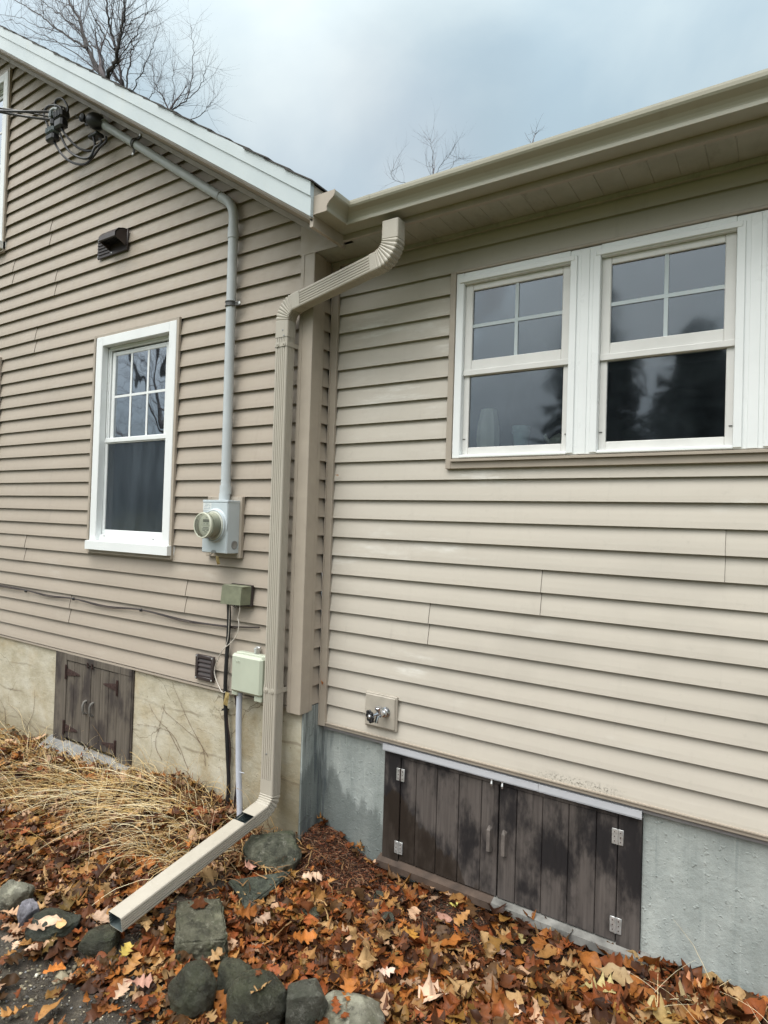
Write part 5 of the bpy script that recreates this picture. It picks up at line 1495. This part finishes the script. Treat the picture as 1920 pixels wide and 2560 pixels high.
for a in ((*R3c(425, 590), .085, (.66, .33, .07), 1.8, .3, .1, maple), (*R3c(780, 335), .05, (.70, .62, .18), 1.1, .2, .2, maple), (*R3c(700, 445), .075, PK, .1, .2, .2, oval), (*R3c(1165, 730), .085, (.70, .48, .40), 2.4, .2, .1, oak), (*R3c(215, 890), .07, (.72, .52, .42), .8, .3, .1, oak),
          (*R3c(620, 1100), .125, T1, 1.0, .2, .1, maple), (*R3c(820, 1020), .12, T2, 2.2, .2, .2, maple), (*R3c(60, 820), .09, T2, 1.1, .5, .1, oval), (*R3c(1345, 620), .07, (.55, .45, .2), 1.9, .2, .1, oak), (*R3c(1300, 1230), .06, T1, 1.6, .2, .1, oak), (*R3c(1020, 620), .09, T2, 1.5, .9, .2, oval)):
    leaf_at(*a[:2], a[2], a[3], *a[4:], z=-.12)
R4c = crop(1350, 2160, 2.9105)
for a in ((*R4c(800, 740), .14, (.50, .33, .15), -.2, .2, .1, oak), (*R4c(890, 1060), .12, (.62, .50, .24), .5, .2, .1, oval), (*R4c(1060, 1030), .15, (.60, .46, .24), 1.2, .2, .1, oak), (*R4c(430, 900), .12, (.55, .45, .20), .6, .3, .1, oak), (*R4c(560, 830), .13, (.60, .42, .22), .1, .3, .1, oval),
          (*R4c(1330, 830), .16, (.56, .38, .18), .2, .2, .0, oval), (*R4c(1430, 1040), .15, (.54, .34, .15), .1, .2, .0, oval), (*R4c(740, 640), .07, (.42, .11, .06), 1.6, 1.2, .1, oak), (*R4c(860, 690), .08, (.50, .19, .12), -.1, .4, .1, oval), (*R4c(1050, 900), .12, (.54, .24, .12), .3, .3, .1, oak), (*R4c(460, 535), .03, T2, .1, .1, 0, oval), (*R4c(590, 780), .07, T1, .4, .2, .1, oak), (*R4c(950, 1130), .13, (.58, .40, .16), .9, .2, .1, maple), (*R4c(1230, 1010), .13, (.58, .36, .18), .9, .2, .1, maple)):
    leaf_at(*a[:2], a[2], a[3], *a[4:], z=-.11)
scatter_mesh('leaf_litter', 'thick litter of fallen orange and tan oak and maple leaves over the bed', 'leaves', M['leaf'], LV, LF, LT, True)

# mulch shreds
CV, CF, CT = [], [], []; cnt2 = 0
def add_chip(x, y, z, ln, wd, th, yaw, tx, ty, col, bend=0.):
    global cnt2
    n = 3; P = []
    for i in range(n):
        xx = (i / (n - 1) - .5) * ln; q_ = 1 - .5 * abs(i - 1); zz_ = bend * (1 - (2 * i / (n - 1) - 1) ** 2) * ln
        P += [(xx, -wd * q_ / 2, zz_), (xx, wd * q_ / 2, zz_), (xx, 0, zz_ + th)]
    P = np.array(P) @ rotm(yaw, tx, ty).T + np.array([x, y, z])
    F_ = [(cnt2 + a, cnt2 + b_, cnt2 + c_, cnt2 + d_) for i in range(n - 1) for a, b_, c_, d_ in (((i * 3), i * 3 + 1, i * 3 + 4, i * 3 + 3), (i * 3 + 1, i * 3 + 2, i * 3 + 5, i * 3 + 4), (i * 3 + 2, i * 3, i * 3 + 3, i * 3 + 5))]
    CV.append(P); CF.append(np.array(F_)); CT.append(np.tile([*col, 1.], (len(P), 1))); cnt2 += len(P)
MC = [(.12, .038, .018), (.075, .028, .015), (.045, .020, .012), (.18, .065, .03), (.10, .05, .03), (.24, .13, .07), (.035, .018, .012)]
for k in range(17000):
    t = rg.random()
    if t < .42: x_, y_ = rg.gauss(.14, .20), rg.gauss(.03, .16)
    elif t < .62: x_, y_ = rg.uniform(.3, 1.75), rg.uniform(-.16, .15)
    else: x_, y_ = rg.uniform(-1.6, 2.3), rg.uniform(-.95, .18)
    if x_ < -.01 and y_ > .012: continue
    if y_ > YR + .02: continue
    c_ = rg.choice(MC); v = rg.uniform(.7, 1.4)
    add_chip(x_, y_, ground(x_, y_) + rg.uniform(0, .016), rg.uniform(.010, .042), rg.uniform(.0015, .005), rg.uniform(.001, .003), rg.uniform(0, 2 * PI), rg.gauss(0, .4), rg.gauss(0, .35), tuple(q_ * v for q_ in c_), rg.uniform(-.1, .15))
scatter_mesh('mulch', 'dark red brown shredded bark mulch heaped in the corner and along the long hatch', 'mulch', M['chip'], CV, CF, CT)

# gravel and crumbs on the mud
PV, PF, PT = [], [], []; c3_ = 0
bm = bmesh.new(); bmesh.ops.create_icosphere(bm, subdivisions=1, radius=1); ICO = np.array([v.co[:] for v in bm.verts]); ICF = np.array([[v.index for v in f.verts] for f in bm.faces]); bm.free()
GC = [(.24, .21, .14), (.13, .11, .08), (.38, .34, .24), (.09, .085, .075), (.22, .23, .24), (.60, .57, .47), (.07, .05, .035), (.12, .10, .07)]
for k in range(11500):
    x_ = rg.uniform(-1.9, .75); y_ = rg.uniform(-1.75, -.72)
    if k > 9200: x_ = rg.uniform(-1.5, 2.2); y_ = rg.uniform(-1.0, .12)
    s_ = abs(rg.gauss(0, .0032)) + .0012
    if rg.random() < .03: s_ *= 2.6
    P = ICO * (1 + .35 * (rng.random((len(ICO), 1)) - .5)) * s_ * np.array([1, rg.uniform(.6, 1), rg.uniform(.5, .9)])
    P = P @ rotm(rg.uniform(0, 6), rg.uniform(-.5, .5), 0).T + np.array([x_, y_, ground(x_, y_) + s_ * .3])
    PV.append(P); PF.append(ICF + c3_); c_ = rg.choices(GC, [4, 3, 2.4, 2, 1.2, .4, 2, 3])[0]; PT.append(np.tile([*c_, 1.], (len(P), 1))); c3_ += len(P)
scatter_mesh('gravel', 'fine gravel and grit in the mud at the lower left', 'gravel', M['pebble'], PV, PF, PT)

# dry grass
SV, SF, ST = [], [], []; c4_ = 0
def add_blade(base, d, length, width, col, droop=1.2, n=10, wob=.06, lift=.6):
    """bends over: starts upward with the given lift, falls to the ground"""
    global c4_
    p = Vector(base); v = (Vector((d[0], d[1], lift))).normalized(); st_ = length / n; P = []
    ph = rg.uniform(0, 6)
    for i in range(n + 1):
        s_ = width * (1 - .75 * i / n)
        side = v.cross(Vector((0, 0, 1)));
        if side.length < .05: side = Vector((1, 0, 0))
        side.normalize(); nn_ = side.cross(v)
        P += [p - side * s_ / 2, p + side * s_ / 2, p + nn_ * s_ * .45]
        v = (v + Vector((rg.gauss(0, wob), rg.gauss(0, wob), -droop * st_ * 3.2 * (i / n + .3)))).normalized()
        q_ = p + v * st_
        gz = ground(q_.x, q_.y) + .022
        if q_.z < gz: q_.z = gz + rg.uniform(0, .012); v.z = max(v.z, -.05)
        if q_.y > .012 and q_.x < 0: q_.y = .010; v.y = min(v.y, 0)
        if q_.y > YR + .02: q_.y = YR + .018
        p = q_
    F_ = [(c4_ + i * 3 + a, c4_ + i * 3 + b_, c4_ + i * 3 + 3 + b_, c4_ + i * 3 + 3 + a) for i in range(n) for a, b_ in ((0, 1), (1, 2), (2, 0))]
    SV.append(np.array([q_[:] for q_ in P])); SF.append(np.array(F_)); v_ = rg.uniform(.75, 1.2); ST.append(np.tile([*(q_ * v_ for q_ in col), 1.], (len(P), 1))); c4_ += len(P)
SC_ = [(.60, .43, .19), (.50, .32, .12), (.72, .57, .32), (.36, .22, .08), (.55, .36, .12), (.78, .68, .45)]
for k in range(700):
    x_ = rg.choices([rg.gauss(-.80, .30), rg.gauss(-1.35, .40), rg.gauss(-2.0, .5)], [4, 4, 2])[0]; y_ = min(.008, rg.gauss(-.20, .16))
    a = rg.gauss(PI + .45, .8) if rg.random() < .5 else rg.uniform(0, 2 * PI)
    L_ = rg.uniform(.10, .58) * (1.0 if rg.random() < .75 else .5)
    add_blade((x_, y_, ground(x_, y_) + .0), (math.cos(a), math.sin(a)), L_, rg.uniform(.0026, .0062), rg.choice(SC_), droop=rg.uniform(.7, 2.6), lift=rg.uniform(.1, 1.3), wob=.15)
# long strands combed toward the lower left
for k in range(170):
    x_ = rg.uniform(-1.6, -.42); y_ = rg.uniform(-.34, -.08)
    a = PI + rg.gauss(.34, .28)
    add_blade((x_, y_, ground(x_, y_) + rg.uniform(.02, .07)), (math.cos(a), math.sin(a)), rg.uniform(.5, .95), rg.uniform(.0028, .0052), rg.choice([SC_[2], SC_[0], SC_[4], SC_[5]]), droop=.5, lift=rg.uniform(.15, .4), n=14, wob=.03)
# upright stalks and curled dead blades against the wall
for k in range(430):
    x_ = rg.uniform(-2.3, -.45); y_ = rg.uniform(-.34, .0)
    a = rg.uniform(PI * .8, PI * 2.1)
    add_blade((x_, y_, ground(x_, y_)), (math.cos(a), math.sin(a)), rg.uniform(.12, .36), rg.uniform(.0025, .0055), rg.choice([SC_[2], SC_[5], SC_[0], SC_[4]]), droop=rg.uniform(.8, 4.0), lift=rg.uniform(1.2, 4.0), wob=.12)
# strands hanging over beside the extension, and far left
for k in range(820):
    x_ = rg.uniform(-.62, -.20) if k < 150 else rg.uniform(-4.2, -1.5); y_ = rg.uniform(-.50, -.12) if k < 150 else rg.uniform(-.62, -.0)
    a = rg.gauss(PI * 1.35, .6)
    add_blade((x_, y_, ground(x_, y_) + .03), (math.cos(a), math.sin(a)), rg.uniform(.10, .42), rg.uniform(.0022, .0058), rg.choice(SC_), droop=rg.uniform(.6, 2.6), lift=rg.uniform(.3, 1.3), wob=.13)
for k in range(26):
    x_ = rg.uniform(1.7, 2.4); y_ = rg.uniform(-.1, .12); a = rg.uniform(0, 2 * PI)
    add_blade((x_, y_, ground(x_, y_) + .03), (math.cos(a), math.sin(a)), rg.uniform(.10, .30), rg.uniform(.002, .004), rg.choice([SC_[2], SC_[5]]), droop=rg.uniform(.4, 1.2), lift=rg.uniform(.2, 1.3))
# crumpled dead grass leaves in the tussock
for k in range(3000):
    x_ = rg.gauss(-.95, .48); y_ = min(.0, rg.gauss(-.22, .16)); a = rg.uniform(0, 2 * PI)
    add_blade((x_, y_, ground(x_, y_) + rg.uniform(.01, .09)), (math.cos(a), math.sin(a)), rg.uniform(.04, .12), rg.uniform(.004, .011), rg.choice([(.36, .21, .09), (.26, .13, .055), (.44, .28, .12), (.17, .09, .04), (.10, .055, .03)]), droop=rg.uniform(1, 5), lift=rg.uniform(-.3, 1.2), n=6, wob=.3)
scatter_mesh('dry_grass', 'straw coloured dead grass flopped over the leaves under the gable wall', 'dry grass', M['straw'], SV, SF, ST)

# dead creeper stems on the old concrete
def creeper(label, paths, cat='vine'):
    t = thing('dead_vine', label, cat, (0, 0, 0), 'dead creeper stems on the concrete'); 
    mb = MB()
    for pl in paths:
        pts = [at(*R6c(a, c), Y=.017) for a, c in pl]
        s_ = smooth(pts, 7); s_ = [p_ + Vector((.003 * hsh(p_.z * 9, i, 3), -.001, .003 * hsh(i, p_.x * 7, 2))) for i, p_ in enumerate(s_)]
        mb.tube(s_, [.0013 * (1 - .6 * i / len(s_)) for i in range(len(s_))], 5)
        for i in range(2, len(s_) - 1, 3):
            if rg.random() < .6:
                d_ = Vector((rg.uniform(-1, 1), -.12, rg.uniform(-1, .6))) * rg.uniform(.012, .045)
                mb.tube([s_[i], s_[i] + d_ * .5 + Vector((0, 0, .004)), s_[i] + d_], [.0009, .0007, .0004], 4)
    mb.build('stem', simple('brown dead stem', (.13, .08, .05), .8), t)
creeper('thin dead creeper stems climbing the concrete right of the small hatch', [[(1440, 1420), (1330, 1220), (1250, 1050), (1190, 900)], [(1250, 1400), (1160, 1230), (1110, 1180), (1060, 1110), (1030, 1040)], [(1420, 1480), (1390, 1330), (1230, 1180), (1150, 1110), (1120, 1060)], [(1300, 1500), (1200, 1270), (1080, 1210), (950, 1190)], [(1120, 1440), (1075, 1330), (1110, 1180), (1140, 1050)]])
creeper('sparse dead creeper stems on the concrete left of the small hatch', [[(160, 1260), (230, 1110), (240, 950)], [(40, 1200), (30, 1080), (-20, 990)], [(230, 1300), (180, 1200), (120, 1110), (60, 1050)], [(300, 1330), (260, 1240), (160, 1150)]])

# single leaves caught on the walls
def lone_leaf(label, p, size, yaw, tx, ty, col, group='leaves caught on the wall'):
    global LV, LF, LT, cnt
    sv = (LV, LF, LT, cnt); LV, LF, LT, cnt = [], [], [], 0
    P = Vector(p)
    kind = oak
    T, Wl, Wr, sh_ = kind(rg); n = len(T); Pn = []
    for i in range(n):
        for j, ww in ((0, -Wl[i]), (1, 0), (2, Wr[i])): Pn.append((T[i] - .5 + (sh_[i] if j != 1 else 0), ww, .6 * ww * ww + .2 * (T[i] - .5) ** 2))
    Wn = (np.array(Pn) * size) @ rotm(yaw, tx, ty).T
    me = bpy.data.meshes.new('leaf')
    me.from_pydata([tuple(a) for a in Wn], [], [(i * 3 + a, i * 3 + a + 1, i * 3 + a + 4, i * 3 + a + 3) for i in range(n - 1) for a in (0, 1)])
    me.materials.append(simple('single leaf ' + label[:12], col, .5, var=.3, scale=40)); o = bpy.data.objects.new('leaf', me); C.objects.link(o); o.location = P
    LV, LF, LT, cnt = sv
    tag(o, label, 'leaf', group)
lone_leaf('orange brown leaf caught in the corner channel above the dark foundation corner', at(*crop(400, 1180, 2.836)(1147, 1495), Y=.118), .055, PI / 2, 1.2, .9, (.50, .17, .04))
lone_leaf('small curled leaf stuck on the corner channel level with the meter', at(*crop(400, 1180, 2.836)(1255, 22), Y=YR - .022), .020, .4, 1.2, .3, (.30, .17, .09))

# ------------------------------------------------------------------ trees
bark = simple('grey brown bark', (.060, .053, .052), .9, var=.35, scale=6, bump=.3)
twigm = simple('mauve brown twigs', (.14, .118, .125), .9, var=.3, scale=4)
def limb_tree(name, label, limbs, Yp, seed, r0, twig_len=1.1, dens=1.0, depth_jit=.9, group=None, base=None, lv=3, rpar=.42):
    rg2 = random.Random(seed)
    tk = MB(); tw_ = MB(); budget = [0]
    def twig(p, d, L_, r_, lvl):
        if r_ < .0016 or L_ < .10 or budget[0] > 6500: return
        budget[0] += 1
        n = 5; pts = [Vector(p)]; v = Vector(d).normalized()
        for i in range(n):
            v = (v + Vector((rg2.gauss(0, .16), rg2.gauss(0, .16), rg2.gauss(.05, .13)))).normalized(); pts.append(pts[-1] + v * L_ / n)
        tw_.tube(pts, [r_ * (1 - .72 * i / n) for i in range(n + 1)], 3, caps=False)
        if lvl <= 0: return
        for k in range(int(rg2.uniform(3, 5.6) * dens + .5)):
            i = rg2.randint(1, n); dv = (pts[i] - pts[i - 1]).normalized()
            s_ = Vector((rg2.gauss(0, 1), rg2.gauss(0, 1), rg2.gauss(.15, .8))).normalized()
            nd = (dv * rg2.uniform(.7, 1.2) + s_ * rg2.uniform(.45, .85)).normalized()
            twig(pts[i], nd, L_ * rg2.uniform(.42, .74), r_ * (1 - .6 * i / n) * rg2.uniform(.5, .75), lvl - 1)
    for pl, ra, rb in limbs:
        yj = rg2.uniform(-depth_jit, depth_jit)
        pts = [at(a, c, Y=Yp + yj * i / len(pl)) if isinstance(a, (int, float)) else a for i, (a, c) in enumerate(pl)]
        s_ = smooth(pts, 6); n = len(s_)
        s_ = [q_ + Vector((rg2.gauss(0, .02), rg2.gauss(0, .03), rg2.gauss(0, .02))) for q_ in s_]
        rr = [(ra + (rb - ra) * i / (n - 1)) * (.62 if ra < .15 else .8) for i in range(n)]
        tk.tube(s_, rr, 7)
        for i in range(3, n, 1):
            for _ in range(2 if rg2.random() < .55 * dens else 1):
                if rg2.random() > .35 + .55 * i / n: continue
                dv = (s_[i] - s_[i - 1]).normalized(); q_ = Vector((rg2.gauss(0, 1), rg2.gauss(0, .8), rg2.gauss(.2, .7))).normalized()
                twig(s_[i], dv * .8 + q_ * .75, twig_len * rg2.uniform(.5, 1.3), min(.015, max(.005, rr[i] * rpar)), lv)
        twig(s_[-1], s_[-1] - s_[-2], twig_len, rr[-1], lv)
    loc = base or (0, Yp, 0)
    t = thing(name, label, 'tree', loc, group)
    tk.build('trunk', bark, t, fix=False); tw_.build('crown', twigm, t, fix=False)
    return t
def r1(*pl): return [crop(0, 0, 2.592)(a, c) for a, c in pl]
gT = 'bare trees behind the roof'
YT = 9.0
tb = at(*crop(0, 0, 2.592)(680, 540), Y=YT)
base1 = Vector((tb.x + .4, YT, -.2))
limb_tree('bare_tree', 'large bare tree with forked dark limbs rising behind the gable roof', [
    ([(base1, 0), (base1.lerp(tb, .5) + Vector((.15, 0, 0)), 0), (tb, 0)], .26, .15),
    (r1((680, 540), (560, 310), (520, 150), (450, 0), (400, -200)), .13, .03),
    (r1((680, 530), (730, 430), (765, 330), (790, 190), (808, 60), (805, -160)), .12, .03),
    (r1((760, 340), (722, 220), (700, 110), (680, -60)), .08, .03),
    (r1((560, 310), (420, 220), (300, 130), (180, 50), (70, -20)), .06, .02),
    (r1((650, 470), (560, 260), (470, 160), (340, 60), (200, -50)), .05, .015),
    (r1((690, 520), (640, 330), (520, 230), (400, 90), (330, -80)), .04, .015),
    (r1((740, 330), (660, 200), (600, 90), (560, -60)), .04, .015),
    (r1((700, 540), (600, 430), (400, 290), (240, 215), (60, 120)), .035, .010), (r1((560, 310), (430, 290), (300, 260), (130, 230)), .025, .008), (r1((420, 220), (250, 170), (120, 110), (-40, 90)), .025, .008), (r1((520, 150), (430, 60), (380, -80)), .03, .01), (r1((790, 190), (900, 110), (1000, 60)), .025, .007),
    (r1((700, 540), (760, 400), (880, 220), (960, 60)), .035, .012)],
    YT, 5, .2, base=tuple(base1), dens=.9, twig_len=1.45)
tb2 = at(*crop(0, 0, 2.592)(800, 640), Y=YT + 3)
base2 = Vector((tb2.x + .3, YT + 3, -.2))
limb_tree('bare_tree', 'slimmer bare tree just right of the forked one, behind the roof slope', [
    ([(base2, 0), (base2.lerp(tb2, .5), 0), (tb2, 0)], .2, .12),
    (r1((800, 640), (790, 500), (768, 380), (760, 250)), .08, .03),
    (r1((810, 640), (830, 480), (855, 340), (850, 260), (790, 150)), .06, .02),
    (r1((790, 620), (740, 560), (690, 500), (600, 420)), .07, .02),
    (r1((830, 640), (900, 500), (960, 380), (1000, 250)), .04, .012)],
    YT + 3, 8, .2, base=tuple(base2), twig_len=1.2, dens=.85)
tb3 = at(*crop(0, 0, 2.592)(1090, 760), Y=YT + 5)
base3 = Vector((tb3.x, YT + 5, -.2))
limb_tree('bare_tree', 'bare treetop with a tall thin spire above the middle of the gable roof', [
    ([(base3, 0), (base3.lerp(tb3, .5), 0), (tb3, 0)], .2, .07),
    (r1((1090, 740), (1150, 690), (1212, 640), (1240, 520), (1252, 390), (1245, 250), (1240, 160)), .05, .008),
    (r1((1100, 750), (1060, 640), (1010, 560), (990, 450)), .04, .012),
    (r1((1180, 790), (1290, 760), (1345, 700), (1400, 620)), .03, .008),
    (r1((1200, 650), (1290, 570), (1330, 480), (1340, 430)), .03, .008),
    (r1((960, 690), (975, 620), (1010, 560), (1060, 420)), .03, .008),
    (r1((1100, 740), (1130, 640), (1120, 500), (1130, 450)), .03, .008)],
    YT + 5, 12, .2, base=tuple(base3), twig_len=1.3, dens=.9)
r2_ = lambda *pl: [crop(600, 350, 2.592)(a, c) for a, c in pl]
tb4 = at(*crop(600, 350, 2.592)(1250, 260), Y=YT + 9); base4 = Vector((tb4.x, YT + 9, -.2))
limb_tree('bare_tree', 'faint bare treetop just above the long gutter', [
    ([(base4, 0), (tb4, 0)], .10, .03), (r2_((1250, 260), (1250, 150), (1245, 60), (1230, 0)), .022, .006), (r2_((1250, 240), (1310, 150), (1370, 80)), .016, .006), (r2_((1130, 290), (1000, 260), (985, 200)), .016, .006), (r2_((1340, 230), (1400, 130), (1440, 120)), .012, .006)],
    YT + 9, 17, .2, base=tuple(base4), twig_len=1.0, dens=.7, lv=2)
r3_ = lambda *pl: [crop(1100, 200, 2.023)(a, c) for a, c in pl]
tb5 = at(*crop(1100, 200, 2.023)(470, 330), Y=YT + 9); base5 = Vector((tb5.x, YT + 9, -.2))
limb_tree('bare_tree', 'tiny bare twig tip poking over the gutter right of the faint treetop', [
    ([(base5, 0), (tb5, 0)], .12, .04), (r3_((470, 330), (475, 290), (478, 260)), .010, .004)], YT + 9, 19, .2, base=tuple(base5), twig_len=.5, dens=.35, lv=1)

# garden trees behind the camera, seen only as reflections in the panes
def wtree(name, label, base, limbs, seed, **k):
    return limb_tree(name, label, [([(Vector(p), 0) for p in pl], ra, rb) for pl, ra, rb in limbs], base[1], seed, .2, base=base, **k)
B0 = Vector((-13.2, -9.6, -.2))
def off(*l): return [B0 + Vector(q_) for q_ in l]
wtree('bare_tree', 'spreading bare garden tree mirrored in the small gable window', tuple(B0), [
    (off((0, 0, 0), (.1, 0, 2.0), (-.1, 0, 3.6)), .34, .24), (off((-.1, 0, 3.5), (.4, .5, 5.2), (.5, .8, 7.6), (.2, 1, 9.6)), .2, .05),
    (off((-.1, 0, 3.6), (-1.2, -.4, 5.0), (-2.0, -.6, 7.0), (-2.2, -.6, 9)), .16, .04), (off((0, 0, 3.2), (1.4, .6, 4.6), (2.6, 1.2, 5.4), (3.9, 1.6, 6.4)), .14, .03),
    (off((0, 0, 3.0), (-1.6, .4, 3.9), (-3.0, .8, 4.4), (-4.4, 1, 4.8)), .12, .03), (off((.3, .4, 4.6), (1.3, .2, 6.3), (2.1, .4, 8.2)), .1, .03), (off((0, 0, 2.6), (1.3, -.4, 3.3), (3.0, -.6, 3.6)), .1, .03), (off((-.3, 0, 3.9), (-1.1, .8, 5.8), (-.9, 1.2, 8.0)), .09, .03)],
    33, twig_len=1.9, dens=1.25, depth_jit=0)
ndl = simple('dark spruce needles', (.018, .030, .020), .8, var=.5, scale=3)
def spruce(label, x_, y_, h_, rad, seed):
    rg2 = random.Random(seed); t = thing('spruce_tree', label, 'tree', (x_, y_, -.2), 'dark spruces across the garden')
    mb = MB(); mb.tube([(x_, y_, -.2), (x_, y_, h_ * .5), (x_, y_, h_)], [.16, .10, .02], 7); mb.build('trunk', bark, t, fix=False)
    mb = MB(); z_ = .5
    while z_ < h_:
        f_ = (1 - z_ / h_); R_ = rad * (f_ ** .85) + .05; nb_ = int(7 + 9 * f_)
        for k in range(nb_):
            a = rg2.uniform(0, 2 * PI); L_ = R_ * rg2.uniform(.65, 1.12)
            d_ = Vector((math.cos(a), math.sin(a), 0)); s_ = Vector((-d_.y, d_.x, 0))
            m_ = max(3, int(L_ / .10))
            for i in range(m_):
                t_ = (i + .5) / m_; c_ = Vector((x_, y_, z_ + rg2.uniform(-.05, .05))) + d_ * L_ * t_ + Vector((0, 0, -.32 * L_ * t_ + .12 * L_ * t_ * t_))
                for sg in (-1, 1):
                    e_ = (s_ * sg + d_ * .7).normalized(); w2 = .5 * L_ * (1 - t_) * .6 + .16; dz = Vector((0, 0, -rg2.uniform(.02, .12)))
                    mb.add([c_, c_ + e_ * w2 + dz, c_ + e_ * w2 * .8 + d_ * .05 + dz * 2, c_ + d_ * .07 + Vector((0, 0, -.03))], [(0, 1, 2, 3)])
        z_ += .11 + .07 * f_
    mb.build('crown', ndl, t, fix=False)
spruce('tall dark spruce mirrored in the upper panes of the kitchen window', -2.0, -13.2, 8.6, 2.7, 3)
spruce('broad shorter spruce mirrored in the right lower kitchen pane', .5, -12.4, 6.4, 3.0, 4)
